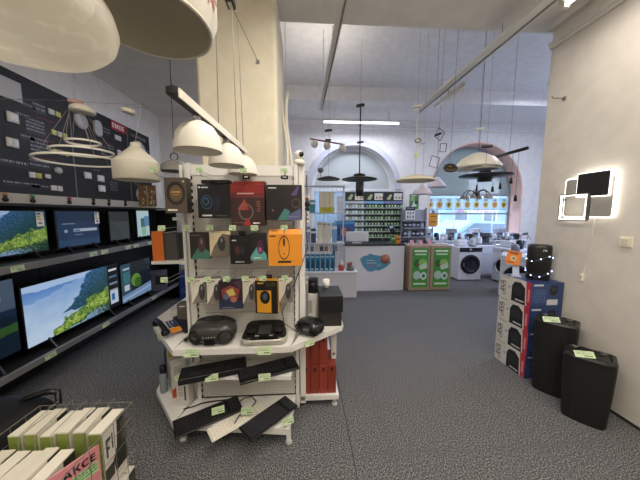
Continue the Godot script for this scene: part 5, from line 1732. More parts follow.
# ---------------------------------------------------------------- right: wall lamp, speakers, cartons
func right_corner():
	var st
	# LED wall lamp: light leaves the edges towards the wall
	var t = thing("square_wall_lamp", "LED wall lamp of overlapping grey, black and open squares", "wall lamp", Vector3(2.6, 1.63, -2.2), -PI / 2)
	var glow = mat("fffaf0", 0.4, 0.0, {"e": 2.2, "ec": "fffcf6"})
	st = S()
	prism(st, rrect(0.395, 0.35, 0.02), 0.012, Transform3D(Basis(), Vector3(0.0, 0.215, 0.036)))
	part(t, "grey_plate", st, mat("a09c95", 0.6))
	st = S()
	prism(st, rrect(0.415, 0.37, 0.024), 0.018, Transform3D(Basis(), Vector3(0.0, 0.215, 0.033)))
	part(t, "glowing_edge", st, glow, "bright white light edge")
	st = S()
	bx(st, Vector3(0, 0.215, 0.0075), Vector3(0.2, 0.2, 0.015))
	part(t, "wall_bracket", st, mat("dddddd", 0.5))
	st = S()
	prism(st, rrect(0.25, 0.205, 0.006), 0.012, Transform3D(Basis(), Vector3(0.055, 0.325, 0.064)))
	part(t, "black_plate", st, mat("1a1918", 0.5))
	st = S()
	prism(st, rrect(0.266, 0.221, 0.01), 0.014, Transform3D(Basis(), Vector3(0.055, 0.325, 0.059)))
	part(t, "glowing_edge", st, glow)
	# open frame: thin glowing band inside a dark outer frame
	var fr = Vector3(-0.08, 0.125, 0.07)
	for s in [[0, 0.112, 0.236, 0.009], [0, -0.112, 0.236, 0.009], [0.1135, 0, 0.009, 0.224], [-0.1135, 0, 0.009, 0.224]]:
		st = S()
		bx(st, fr + Vector3(s[0], s[1], 0.004), Vector3(s[2], s[3], 0.016))
		part(t, "frame_light", st, glow)
		st = S()
		bx(st, fr + Vector3(s[0] * 1.075, s[1] * 1.075, -0.004), Vector3(s[2] + 0.009, s[3] + 0.003, 0.026))
		part(t, "frame_bar", st, mat("4a4743", 0.5))
	for x in [-0.19, 0.02]:
		st = S()
		bx(st, Vector3(x, 0.2, 0.05), Vector3(0.014, 0.014, 0.04))
		part(t, "spacer", st, mat("2a2826", 0.5))
	var ol = OmniLight3D.new()
	ol.name = "wall_lamp_light"
	ol.light_color = Color("fff4e2")
	ol.light_energy = 0.008
	ol.light_size = 0.02
	ol.omni_range = 12.0
	ol.shadow_enabled = true
	ol.position = Vector3(2.48, 1.755, -2.28)
	add_child(ol)
	# cable down to a small connector, light switch, wall hook
	st = S(true)
	tube(st, [Vector3(2.594, 1.66, -2.14), Vector3(2.592, 1.45, -2.15), Vector3(2.594, 1.25, -2.17), Vector3(2.594, 1.12, -2.19)], 0.004, 6)
	single("lamp_cable", st, mat("d9d4c6", 0.5), "thin white cable running down the wall from the wall lamp", "cable")
	t = thing("cable_connector", "small white connector at the end of the lamp cable", "connector", Vector3(2.588, 1.08, -2.19))
	st = S()
	rbx(st, Vector3(0, 0.02, 0), Vector3(0.024, 0.07, 0.03), 0.004)
	part(t, "case", st, mat("e6e2d6", 0.4))
	st = S()
	bx(st, Vector3(-0.0125, 0.02, 0), Vector3(0.002, 0.03, 0.012))
	part(t, "clip", st, mat("bdb9ac", 0.4))
	t = thing("light_switch", "cream light switch on the right wall", "switch", Vector3(2.6, 1.47, -1.9), -PI / 2)
	st = S()
	rbx(st, Vector3(0, 0, 0.006), Vector3(0.085, 0.085, 0.012), 0.003)
	part(t, "plate", st, mat("ece6d2", 0.4))
	st = S()
	rbx(st, Vector3(0, 0.0, 0.014), Vector3(0.05, 0.055, 0.01), 0.003, B(0, 4))
	part(t, "rocker", st, mat("e2dbc4", 0.35))
	t = thing("wall_hook", "small metal hook rod sticking out high on the right wall", "hook", Vector3(2.6, 2.84, -2.53))
	st = S(true)
	cyl(st, V, Vector3(-0.13, 0.0, 0.0), 0.004, -1, 8)
	cyl(st, Vector3(-0.13, 0, 0), Vector3(-0.14, 0.02, 0), 0.004, -1, 8)
	part(t, "rod", st, mat("77736c", 0.4, 0.5))
	st = S()
	rbx(st, Vector3(-0.006, 0, 0), Vector3(0.012, 0.04, 0.03), 0.003)
	part(t, "plate", st, mat("8a867c", 0.4, 0.4))
	# stacked speaker cartons
	var front = pmat("spk", 150, 84, "d2cec6", "27386a", [["p", [0.42, 1.0, 0.42, 0.35, 0.5, 0.15, 0.68, 0.12, 0.82, 0.3, 0.84, 1.0], "1b1a1c"], ["c", 0.62, 0.5, 0.14, 0.2, "2c2b2e"], ["r", 0.54, 0.86, 0.26, 0.06, "c9c7cc"], ["p", [0.84, 0.0, 1.0, 0.0, 1.0, 1.0, 0.88, 1.0], "b5303f"], ["r", 0.9, 0.3, 0.05, 0.5, "d98f96"], ["t", 0.08, 0.06, 0.26, 0.06, 1, "3a3838"], ["o", 0.17, 0.34, 0.05, 0.1, 0.7, "4a4848"], ["o", 0.17, 0.56, 0.05, 0.1, 0.7, "4a4848"], ["o", 0.17, 0.78, 0.05, 0.1, 0.7, "4a4848"], ["r", 0.3, 0.4, 0.08, 0.1, "7fa6cf"]])
	var bl = pmat("spkb", 64, 56, "2f4472", "2f4472", [["r", 0.06, 0.06, 0.3, 0.07, "c9d2e2"], ["p", [0.56, 0.3, 0.6, 0.1, 0.78, 0.1, 0.82, 0.3, 0.76, 0.5, 0.62, 0.5], "16181f"], ["c", 0.69, 0.26, 0.07, 0.1, "3a3a40"], ["r", 0.5, 0.68, 0.34, 0.24, "c9cbd0"], ["t", 0.08, 0.3, 0.38, 0.55, 7, "5d77a8"]])
	for k in 4:
		t = thing("speaker_carton", "white and blue speaker carton, %s of the stack of four" % ["lowest", "second lowest", "second highest", "topmost"][k], "box", Vector3(2.415, k * 0.2525, -2.545), -PI / 2 + [0.0, 0.012, -0.01, 0.008][k], "speaker cartons by the wall corner")
		st = S()
		bx(st, Vector3(0, 0.126, 0), Vector3(0.41, 0.251, 0.34), Basis(), true)
		part(t, "carton", st, front)
		st = S()
		bx(st, Vector3(0.2055, 0.126, 0), Vector3(0.338, 0.249, 0.001), B(90), true)
		part(t, "printed_end", st, bl)
		lettering(t, "lettering", "ECG", 0.05, mat("3c3a3a", 0.5), Vector3(-0.165, 0.13, 0.1705), B(0, 0, 90), 0.001)
	# tall bluetooth speaker wound with tiny lights
	t = thing("tower_speaker", "black oval party speaker wound with tiny white lights on the cartons", "speaker", Vector3(2.44, 1.011, -2.49), deg_to_rad(-35))
	st = S(true)
	loft(st, [ring_xz(0.18, 0.16, 0.07, 0.0), ring_xz(0.2, 0.18, 0.08, 0.02), ring_xz(0.205, 0.185, 0.08, 0.2), ring_xz(0.2, 0.18, 0.08, 0.335), ring_xz(0.19, 0.17, 0.08, 0.36), ring_xz(0.14, 0.12, 0.055, 0.366)])
	part(t, "body", st, mat("0e0e11", 0.35))
	st = S(true)
	loft(st, [ring_xz(0.209, 0.189, 0.08, 0.2), ring_xz(0.209, 0.189, 0.08, 0.206)], false, false)
	loft(st, [ring_xz(0.209, 0.189, 0.08, 0.07), ring_xz(0.209, 0.189, 0.08, 0.076)], false, false)
	part(t, "band", st, mat("2a2a30", 0.3))
	lettering(t, "lettering", "JBL", 0.018, mat("d0d0d4", 0.4), Vector3(0.03, 0.315, 0.0945), Basis(), 0.001)
	t = thing("light_chain", "string of tiny cold-white lights wound around the party speaker", "light chain", Vector3(2.44, 1.011, -2.49), deg_to_rad(-35))
	for r in 2:
		var pts = []
		for k in 29:
			var a = TAU * k / 28
			pts.append(Vector3(0.108 * cos(a), [0.225, 0.07][r] + 0.03 * sin(a * 2 + r), 0.1 * sin(a)))
		st = S(true)
		tube(st, pts, 0.0015, 4)
		part(t, "wire", st, mat("8a8a92", 0.4))
		for k in 9:
			st = S(true)
			lathe(st, ball(0.006, 4), 8, Transform3D(Basis(), pts[k * 3 + 1]))
			part(t, "bulb", st, mat("eef2ff", 0.4, 0.0, {"e": 6.0, "ec": "b9c8ff"}))
	# orange card on a clear stand
	t = thing("price_easel", "orange price card on a slanted clear stand beside the party speaker", "sign", Vector3(2.315, 1.011, -2.62), deg_to_rad(-30))
	st = S()
	bx(st, Vector3(-0.03, 0.2, -0.01), Vector3(0.13, 0.15, 0.004), B(0, -8, -10), true)
	part(t, "card", st, pmat("orcard", 40, 44, "e2822c", "e2822c", [["r", 0.15, 0.1, 0.6, 0.14, "7a4a1c"], ["c", 0.5, 0.52, 0.22, 0.2, "c9bda0"], ["c", 0.5, 0.52, 0.1, 0.1, "8a6a3c"], ["r", 0.1, 0.8, 0.5, 0.1, "8a521c"]]))
	st = S()
	bx(st, Vector3(0.0, 0.08, -0.02), Vector3(0.06, 0.17, 0.006), B(0, -20))
	bx(st, Vector3(0, 0.004, 0), Vector3(0.09, 0.008, 0.09))
	part(t, "stand", st, mat("b9c4dc", 0.15))
	# two big black loudspeakers
	for k in 2:
		var p = [Vector3(2.36, 0, -2.17), Vector3(2.315, 0, -1.84)][k]
		t = thing("loudspeaker", ["tall black loudspeaker beside the speaker cartons", "shorter black loudspeaker nearest to the camera by the right wall"][k], "speaker", p, deg_to_rad([-52, -50][k]), "pair of black loudspeakers on the floor")
		var h = [0.71, 0.565][k]
		var outline = func(w, d, y):
			var pts = []
			for q in [[-0.5, -0.42], [-0.42, -0.5], [0.42, -0.5], [0.5, -0.42], [0.5, 0.3], [0.46, 0.4], [0.3, 0.47], [0.1, 0.5], [-0.1, 0.5], [-0.3, 0.47], [-0.46, 0.4], [-0.5, 0.3]]: pts.append(Vector3(q[0] * w, y, q[1] * d))
			return pts
		st = S()
		loft(st, [outline.call(0.25, 0.2, 0.0), outline.call(0.262, 0.21, 0.015), outline.call(0.29, 0.225, h * 0.5), outline.call(0.305, 0.235, h - 0.04)], true, false)
		part(t, "cabinet", st, mat("100f0e", 0.65))
		st = S()
		loft(st, [outline.call(0.305, 0.235, h - 0.04), outline.call(0.308, 0.238, h - 0.022), outline.call(0.29, 0.22, h - 0.004), outline.call(0.25, 0.18, h), outline.call(0.23, 0.16, h - 0.014)], false, true)
		part(t, "top_cap", st, mat("151413", 0.35))
		st = S(true)
		tube(st, [Vector3(-0.07, h - 0.012, -0.05), Vector3(-0.06, h + 0.008, -0.05), Vector3(0.06, h + 0.008, -0.05), Vector3(0.07, h - 0.012, -0.05)], 0.008, 8)
		part(t, "handle", st, mat("0d0d0d", 0.35))
		st = S()
		rbx(st, Vector3(0.02, h - 0.008, 0.05), Vector3(0.09, 0.012, 0.04), 0.003)
		part(t, "control_panel", st, mat("232323", 0.25))
		st = S()
		bx(st, Vector3(-0.03, h + 0.012, 0.09), Vector3(0.12, 0.055, 0.003), B(14, -50, 10), true)
		part(t, "price_card", st, label_green)

# ---------------------------------------------------------------- middle: counter, racks
func crate(called, label, cat, at, s, m, group = "", yaw = 0.0, detail = null):
	var t = thing(called, label, cat, at, deg_to_rad(yaw), group)
	var st = S()
	bx(st, Vector3(0, s.y / 2, 0), s, Basis(), true)
	part(t, "carton", st, m)
	if detail:
		st = S()
		bx(st, Vector3(0, s.y * detail[0], s.z / 2 + 0.001), Vector3(s.x * 0.98, s.y * detail[1], 0.003))
		part(t, "band", st, mat(detail[2], 0.5))
	return t

func counter_zone():
	var st
	var white = mat("dfe0e6", 0.4)
	var t = thing("service_counter", "white service counter with a blue map on its front", "counter", Vector3(1.52, 0, -5.65))
	st = S()
	bx(st, Vector3(0, 0.5, 0.235), Vector3(1.3, 1.0, 0.03))
	part(t, "front_panel", st, white)
	for s in [-1, 1]:
		st = S()
		bx(st, Vector3(s * 0.635, 0.5, 0), Vector3(0.03, 1.0, 0.44))
		part(t, "side_panel", st, white)
	st = S()
	rbx(st, Vector3(0, 1.015, 0), Vector3(1.34, 0.035, 0.54), 0.005)
	part(t, "top", st, mat("2a2b30", 0.35))
	var ol = [[172, 75], [182, 66], [190, 62], [204, 60], [215, 52], [228, 58], [245, 60], [262, 62], [272, 72], [290, 78], [303, 90], [296, 98], [285, 108], [268, 118], [250, 125], [238, 122], [225, 128], [205, 126], [196, 116], [185, 105], [178, 90]]
	var poly = []
	for p in ol: poly.append(Vector2((p[0] - 235) * 0.0053, (92 - p[1]) * 0.0053))
	st = S()
	prism(st, poly, 0.003, Transform3D(Basis(), Vector3(0.0, 0.62, 0.2535)))
	var mp = part(t, "map_decal", st, mat("5795b4", 0.5), "blue map shape")
	st = S(true)
	disc(st, Vector3(43 * 0.0053, 0.62 + 16 * 0.0053, 0.253), Vector3(0, 0, 1), 0.105, 0.004)
	part(mp, "round_badge", st, mat("b8735f", 0.5))
	st = S()
	for q in [[-0.1, 0.06, 0.16, "l"], [-0.08, 0.0, 0.22, "l"], [0.1, -0.05, 0.08, "l"]]:
		bx(st, Vector3(q[0], 0.62 + q[1], 0.2545), Vector3(q[2], 0.012, 0.002))
	part(mp, "printed_line", st, mat("c2d8e2", 0.5))
	st = S()
	bx(st, Vector3(-0.06, 0.56, 0.2548), Vector3(0.1, 0.03, 0.002), B(0, 0, 10))
	part(mp, "red_mark", st, mat("a8627c", 0.5))
	# on the counter
	t = thing("counter_monitor", "white monitor seen from behind on the service counter", "monitor", Vector3(1.16, 1.033, -5.6), deg_to_rad(-6))
	st = S()
	rbx(st, Vector3(0, 0.15, 0), Vector3(0.5, 0.22, 0.04), 0.01)
	part(t, "housing", st, mat("e4e6ee", 0.35))
	st = S()
	bx(st, Vector3(0, 0.03, -0.02), Vector3(0.06, 0.06, 0.03))
	bx(st, Vector3(0, 0.006, -0.02), Vector3(0.2, 0.012, 0.15))
	part(t, "stand", st, mat("d5d8e0", 0.4))
	crate("green_card_box", "small green card holder at the counter's right end", "box", Vector3(1.95, 1.033, -5.52), Vector3(0.09, 0.16, 0.05), mat("4f8a3a", 0.5), "", 5, [0.7, 0.2, "d8e0c8"])
	crate("orange_card_box", "small orange card holder at the counter's right end", "box", Vector3(2.05, 1.033, -5.5), Vector3(0.1, 0.17, 0.05), mat("dd8a2a", 0.5), "", 0, [0.6, 0.2, "8a5a1c"])
	t = thing("payment_terminal", "black payment terminal tilted on a stand behind the cards", "terminal", Vector3(1.98, 1.033, -5.7))
	st = S()
	cyl(st, V, Vector3(0, 0.22, 0), 0.02)
	bx(st, Vector3(0, 0.006, 0), Vector3(0.12, 0.012, 0.12))
	part(t, "stand", st, mat("8a8c92", 0.4))
	st = S()
	rbx(st, Vector3(0, 0.3, 0), Vector3(0.11, 0.22, 0.05), 0.01, B(0, -30, 18))
	part(t, "body", st, mat("17181d", 0.35))
	st = S()
	bx(st, Vector3(0, 0.3, 0) + B(0, -30, 18) * Vector3(0, 0.05, 0.026), Vector3(0.08, 0.06, 0.002), B(0, -30, 18))
	part(t, "screen", st, mat("9fb4cc", 0.2))
	# low white cabinet with blue packs
	t = thing("low_cabinet", "low white cabinet in front of the counter's left end", "cabinet", Vector3(0.52, 0, -5.13))
	st = S()
	bx(st, Vector3(0, 0.255, 0), Vector3(1.04, 0.51, 0.3))
	part(t, "body", st, mat("d3d3d9", 0.45))
	st = S()
	rbx(st, Vector3(0, 0.52, 0), Vector3(1.08, 0.025, 0.34), 0.004)
	part(t, "top", st, mat("e3e2e4", 0.4))
	for k in 6:
		crate("blue_pack", "blue upright pack on the low cabinet, %s from the left" % ["first", "second", "third", "fourth", "fifth", "sixth"][k], "package", Vector3(0.06 + k * 0.1, 0.533, -5.1), Vector3(0.085, 0.34, 0.05), pmat("bpack", 24, 80, "2b7aa0", "1f5c80", [["r", 0.1, 0.1, 0.8, 0.1, "a9d2e4"], ["p", [0.1, 0.9, 0.4, 0.3, 0.9, 0.5, 0.7, 0.95], "174d70"], ["r", 0.1, 0.85, 0.5, 0.08, "cfe6f0"]]), "blue packs on the low cabinet", -12)
	t = thing("red_jar", "small red and cream jar right of the blue packs", "jar", Vector3(0.74, 0.533, -5.12))
	st = S(true)
	lathe(st, [[0.0, 0.0], [0.055, 0.0], [0.06, 0.02], [0.06, 0.1], [0.04, 0.12], [0.0, 0.12]], 18)
	part(t, "body", st, mat("a5403e", 0.4))
	st = S(true)
	lathe(st, [[0.04, 0.12], [0.045, 0.13], [0.03, 0.17], [0.015, 0.2], [0.0, 0.2]], 18)
	part(t, "lid", st, mat("d8cfc4", 0.4))
	t = thing("hand_blender", "small grey appliance with reddish top on the low cabinet's right", "appliance", Vector3(0.93, 0.533, -5.12))
	st = S(true)
	lathe(st, [[0.0, 0.0], [0.08, 0.0], [0.085, 0.03], [0.06, 0.08], [0.03, 0.09], [0.0, 0.09]], 18)
	part(t, "base", st, mat("6d6a68", 0.35, 0.4))
	st = S()
	rbx(st, Vector3(-0.02, 0.13, 0), Vector3(0.11, 0.06, 0.06), 0.012, B(0, 0, 14))
	part(t, "head", st, mat("9c5650", 0.4))
	# accessory rack over the cabinet
	t = thing("accessory_rack", "grey wire accessory rack behind the low cabinet", "rack", Vector3(0.4, 0, -5.42))
	for x in [-0.4, 0.42]:
		st = S()
		bx(st, Vector3(x, 1.15, 0), Vector3(0.03, 2.3, 0.03))
		part(t, "post", st, mat("c9ccd4", 0.4))
	for y in [1.07, 1.7, 2.25]:
		st = S()
		bx(st, Vector3(0.01, y, 0.1), Vector3(0.83, 0.02, 0.24))
		part(t, "shelf", st, mat("c4c7cf", 0.4))
	for k in 9:
		st = S()
		bx(st, Vector3(-0.36 + k * 0.09, 1.15, -0.01), Vector3(0.006, 2.28, 0.006))
		part(t, "grid_wire", st, mat("a9acb4", 0.4, 0.4))
	var ords = ["first", "second", "third", "fourth", "fifth", "sixth", "seventh", "eighth"]
	for k in 3:
		crate("cream_box", "tall cream box with yellow foot on the rack's upper shelf, %s from the left" % ords[k], "box", Vector3(0.36 + k * 0.1, 1.71, -5.33), Vector3(0.094, 0.42, 0.08), mat("d9cfb6", 0.5), "cream boxes on the accessory rack", 0, [0.13, 0.26, "b9b02e"])
		crate("cream_box", "tall cream box on the rack's middle shelf, %s from the left" % ords[k], "box", Vector3(0.3 + k * 0.1, 1.08, -5.33), Vector3(0.085, 0.44 - k * 0.01, 0.08), mat(["dcd4c0", "d2c9b2", "d9d0ba"][k], 0.5), "cream boxes on the accessory rack", 0, [0.9, 0.06, "8a8478"])
	for b in [[0.16, 1.71, 0.12, 0.26, "3f8a9a", "teal box on the rack's upper shelf"], [0.06, 1.71, 0.09, 0.24, "bcd3dd", "pale blue box on the rack's upper shelf"], [0.62, 1.08, 0.1, 0.42, "7fa6cf", "light blue box at the rack's middle shelf end"], [0.18, 1.08, 0.1, 0.3, "3c4466", "dark blue box on the rack's middle shelf"], [0.07, 1.08, 0.09, 0.34, "8a8ea6", "grey-blue box on the rack's middle shelf"], [0.73, 1.71, 0.1, 0.34, "cfd3dc", "white box at the rack's upper shelf end"]]:
		crate("accessory_box", b[5], "box", Vector3(b[0], b[1], -5.34), Vector3(b[2], b[3], 0.07), mat(b[4], 0.5), "", 0, [0.75, 0.15, "e4e6ea"])
	for k in 8:
		crate("hanging_pack", "small hanging pack under the rack's middle shelf, %s from the left" % ords[k], "package", Vector3(0.05 + k * 0.1, 0.9, -5.34), Vector3(0.075, 0.15, 0.02), mat(["b9bcc8", "6a6f86", "cfc6b8", "4a4d5c", "a8746a", "c3c9d6", "7c8aa6", "d6d2c8"][k], 0.5), "small packs under the rack's middle shelf", 0, [0.8, 0.2, "e9e9ec"])
	# accessory wall with blister packs
	t = thing("blister_wall", "tall accessory wall of small green packs behind the counter", "display rack", Vector3(1.95, 0, -7.12))
	for c in 3:
		st = S()
		bx(st, Vector3(-0.56 + c * 0.55, 1.45, -0.03), Vector3(0.53, 1.7, 0.04))
		part(t, "back_board", st, mat(["9aa3a8", "39423c", "3c453f"][c], 0.6))
		st = S()
		bx(st, Vector3(-0.56 + c * 0.55, 2.16, 0.02), Vector3(0.53, 0.24, 0.03), Basis(), true)
		part(t, "header", st, pmat("bhead%d" % c, 64, 28, "22261f", "22261f", [["r", 0.5, 0.1, 0.46, 0.8, "d9d6cf"], ["p", [0.1, 0.8, 0.3, 0.2, 0.42, 0.3, 0.3, 0.9], "a9b48a"], ["c", 0.62, 0.6, 0.05, 0.14, ["c9a23a", "b8623a", "8a9a5a"][c]], ["c", 0.78, 0.6, 0.05, 0.14, "8f8a3a"], ["c", 0.9, 0.6, 0.04, 0.14, "a0702f"]]))
		st = S()
		bx(st, Vector3(-0.56 + c * 0.55, 2.0, 0.02), Vector3(0.53, 0.06, 0.05))
		part(t, "light_strip", st, mat(["c4c9cc", "7fb2dc", "7d8cb8"][c], 0.5))
		for r in 6:
			st = S()
			bx(st, Vector3(-0.56 + c * 0.55, 1.02 + r * 0.165, 0.03), Vector3(0.53, 0.025, 0.1))
			part(t, "ticket_rail", st, mat("b3c2b4" if c else "c9cdd2", 0.5))
	var pk = S()
	bx(pk, Vector3(0, 0.055, 0), Vector3(0.07, 0.11, 0.02), Basis(), true)
	var pmesh = null
	for c in 3:
		for r in 6:
			for k in 6:
				var o = thing("blister_pack", "%s pack in the accessory wall's %s column, shelf %s from below, place %s" % [["small pale", "small green", "little green"][c], ["left", "middle", "right"][c], ords[r], ords[k]], "package", Vector3(1.95 - 0.56 + c * 0.55 - 0.215 + k * 0.086, 1.033 + r * 0.165 if r < 6 else 0.0, -7.07), 0, ["packs in the left column", "packs in the middle column", "packs in the right column"][c])
				if pmesh == null:
					pk.generate_normals()
					pmesh = pk.commit()
				var hues = ["d2d6d8", "bcc4c6", "6d8f62"] if c == 0 else ["5f8f4f", "4a7a48", "86a86a", "2f3a34"]
				var m = pmat("blp%s" % hues[(k * 5 + r * 3) % hues.size()], 16, 24, hues[(k * 5 + r * 3) % hues.size()], "202420", [["r", 0.0, 0.0, 1, 0.25, "1c201e"], ["c", 0.5, 0.6, 0.25, 0.22, "d8ddd6"]])
				meshpart(o, "pack", pmesh, m)
	crate("blue_picture_box", "blue box with a colourful picture before the accessory wall", "box", Vector3(1.0, 1.05, -6.4), Vector3(0.46, 0.46, 0.2), pmat("bpic", 56, 56, "2e66a8", "20406a", [["r", 0, 0, 1, 0.18, "4f9ad0"], ["c", 0.45, 0.6, 0.2, 0.25, "c98a72"], ["c", 0.65, 0.55, 0.12, 0.2, "7a4a5a"], ["r", 0.1, 0.4, 0.12, 0.4, "183c70"]]))
	t = thing("back_shelf", "dark back shelf carrying the blue picture box", "shelf", Vector3(1.05, 0, -6.4))
	st = S()
	bx(st, Vector3(0, 1.035, 0), Vector3(0.7, 0.03, 0.34))
	part(t, "top", st, mat("23252b", 0.4))
	for s in [-1, 1]:
		st = S()
		bx(st, Vector3(s * 0.32, 0.51, 0), Vector3(0.03, 1.02, 0.32))
		part(t, "side", st, mat("2b2d33", 0.5))
	# poster on the wall between the arches, phone rack, signs
	t = thing("leaf_poster", "small green leafy poster on the wall between the arches", "poster", Vector3(3.12, 2.03, -7.19))
	st = S()
	bx(st, Vector3.ZERO, Vector3(0.27, 0.42, 0.01), Basis(), true)
	part(t, "print", st, pmat("leafp", 40, 60, "54794a", "d9d9d9", [["c", 0.3, 0.3, 0.25, 0.16, "8fae74"], ["p", [0.2, 0.9, 0.5, 0.4, 0.8, 0.8], "c9d6c0"], ["c", 0.7, 0.55, 0.2, 0.12, "2c4a34"], ["r", 0.2, 0.06, 0.5, 0.06, "cfdcc0"]]))
	t = thing("phone_rack", "grey phone accessory rack between the arches", "rack", Vector3(3.0, 0, -6.9))
	st = S()
	bx(st, Vector3(0, 0.9, -0.05), Vector3(0.66, 1.8, 0.03))
	part(t, "back_board", st, mat("9ea3ae", 0.5))
	for x in [-0.34, 0.34]:
		st = S()
		bx(st, Vector3(x, 0.92, 0), Vector3(0.03, 1.84, 0.06))
		part(t, "post", st, mat("7e838c", 0.4))
	for y in [0.75, 1.05, 1.3, 1.5]:
		st = S()
		bx(st, Vector3(0, y, 0.06), Vector3(0.66, 0.02, 0.2))
		part(t, "shelf", st, mat("aab0ba", 0.4))
	for r in 3:
		for k in 5:
			crate("phone_box", "small dark phone box on the phone rack, shelf %s, %s from the left" % [["one", "two", "three"][r], ords[k]], "box", Vector3(2.75 + k * 0.115, [0.76, 1.06, 1.31][r], -6.84), Vector3(0.085, [0.2, 0.17, 0.14][r], 0.06), mat(["2e3450", "57607a", "3a3f5c", "a4abb8", "23263a"][(k + r * 2) % 5], 0.4), "phone boxes on the phone rack", 0, [0.5, 0.3, "c3c8d4"])
	t = thing("phone_sign", "black sign with white phone drawings on the phone rack", "sign", Vector3(2.86, 1.52, -6.8))
	st = S()
	bx(st, Vector3(0, 0.17, 0), Vector3(0.26, 0.36, 0.012), Basis(), true)
	part(t, "board", st, pmat("phs", 48, 64, "e2e2e4", "2a2a30", [["r", 0, 0, 1, 0.26, "23242c"], ["t", 0.15, 0.08, 0.7, 0.1, 1, "d0d0d4"], ["r", 0.14, 0.36, 0.16, 0.2, "8d9099"], ["r", 0.42, 0.36, 0.16, 0.2, "7d8089"], ["r", 0.7, 0.36, 0.16, 0.2, "8d9099"], ["r", 0.14, 0.66, 0.16, 0.2, "5d6069"], ["r", 0.42, 0.66, 0.16, 0.2, "8d9099"], ["r", 0.7, 0.66, 0.16, 0.2, "6d7079"], ["r", 0, 0.95, 1, 0.05, "3a3c44"]]))
	t = thing("orange_sign", "orange notice board on a slim post by the window", "sign", Vector3(3.35, 0.0, -6.5))
	st = S()
	bx(st, Vector3(0, 1.53, 0), Vector3(0.21, 0.33, 0.02), Basis(), true)
	part(t, "board", st, pmat("ors", 32, 48, "dc9a24", "b87c18", [["r", 0.12, 0.2, 0.76, 0.08, "8a5c14"], ["r", 0.12, 0.44, 0.76, 0.06, "c4861c"], ["r", 0.12, 0.6, 0.76, 0.09, "8a5c14"]]))
	st = S()
	bx(st, Vector3(0, 0.7, -0.015), Vector3(0.025, 1.4, 0.015))
	bx(st, Vector3(0, 0.01, -0.015), Vector3(0.25, 0.02, 0.2))
	bx(st, Vector3(0, 1.73, -0.005), Vector3(0.05, 0.08, 0.03))
	part(t, "post", st, mat("6d7480", 0.4))
	# two green promotional cartons
	for k in 2:
		t = thing("promo_carton", ["brown carton stand with green poster, the left of two", "brown carton stand with green poster, the right of two"][k], "carton", Vector3(2.475 + k * 0.475, 0, -5.5), deg_to_rad(-1.5 * k), "green promotional cartons")
		st = S()
		bx(st, Vector3(0, 0.515, 0), Vector3(0.45, 0.97, 0.42))
		part(t, "body", st, mat("a8927c", 0.7))
		st = S()
		bx(st, Vector3(0.01, 0.52, 0.212), Vector3(0.35, 0.86, 0.004), Basis(), true)
		part(t, "poster", st, pmat("promo", 64, 128, "4c9a3c", "4c9a3c", [["r", 0.1, 0.05, 0.8, 0.05, "e6f0dc"], ["r", 0.16, 0.13, 0.7, 0.04, "cfe4c0"], ["c", 0.3, 0.38, 0.2, 0.1, "2f6a34"], ["c", 0.64, 0.36, 0.26, 0.09, "8fc05a"], ["p", [0.4, 0.45, 0.9, 0.35, 0.95, 0.5, 0.5, 0.55], "c9d8c0"], ["c", 0.3, 0.68, 0.24, 0.11, "b9cfc4"], ["c", 0.72, 0.7, 0.2, 0.1, "d6e2dc"], ["c", 0.72, 0.7, 0.1, 0.05, "3f7a6a"], ["r", 0.1, 0.88, 0.8, 0.05, "e0ecd6"], ["c", 0.3, 0.42, 0.06, 0.04, "a0303a"]]))
		st = S()
		bx(st, Vector3(0, 0.015, 0), Vector3(0.44, 0.03, 0.4))
		part(t, "pallet", st, mat("6d5c4c", 0.7))
	for k in 3:
		t = thing("pink_leaflet_holder", "little pink leaflet holder on the green cartons, %s from the left" % ords[k], "leaflet holder", Vector3(2.33 + k * 0.2, 1.0, -5.4), deg_to_rad(8), "pink leaflet holders")
		st = S()
		bx(st, Vector3(0, 0.06, 0), Vector3(0.09, 0.12, 0.006), B(0, -10))
		part(t, "card", st, mat("d99aa8", 0.5))
		st = S()
		bx(st, Vector3(0, 0.012, 0.0), Vector3(0.095, 0.024, 0.05))
		part(t, "base", st, mat("c9a4a0", 0.5))

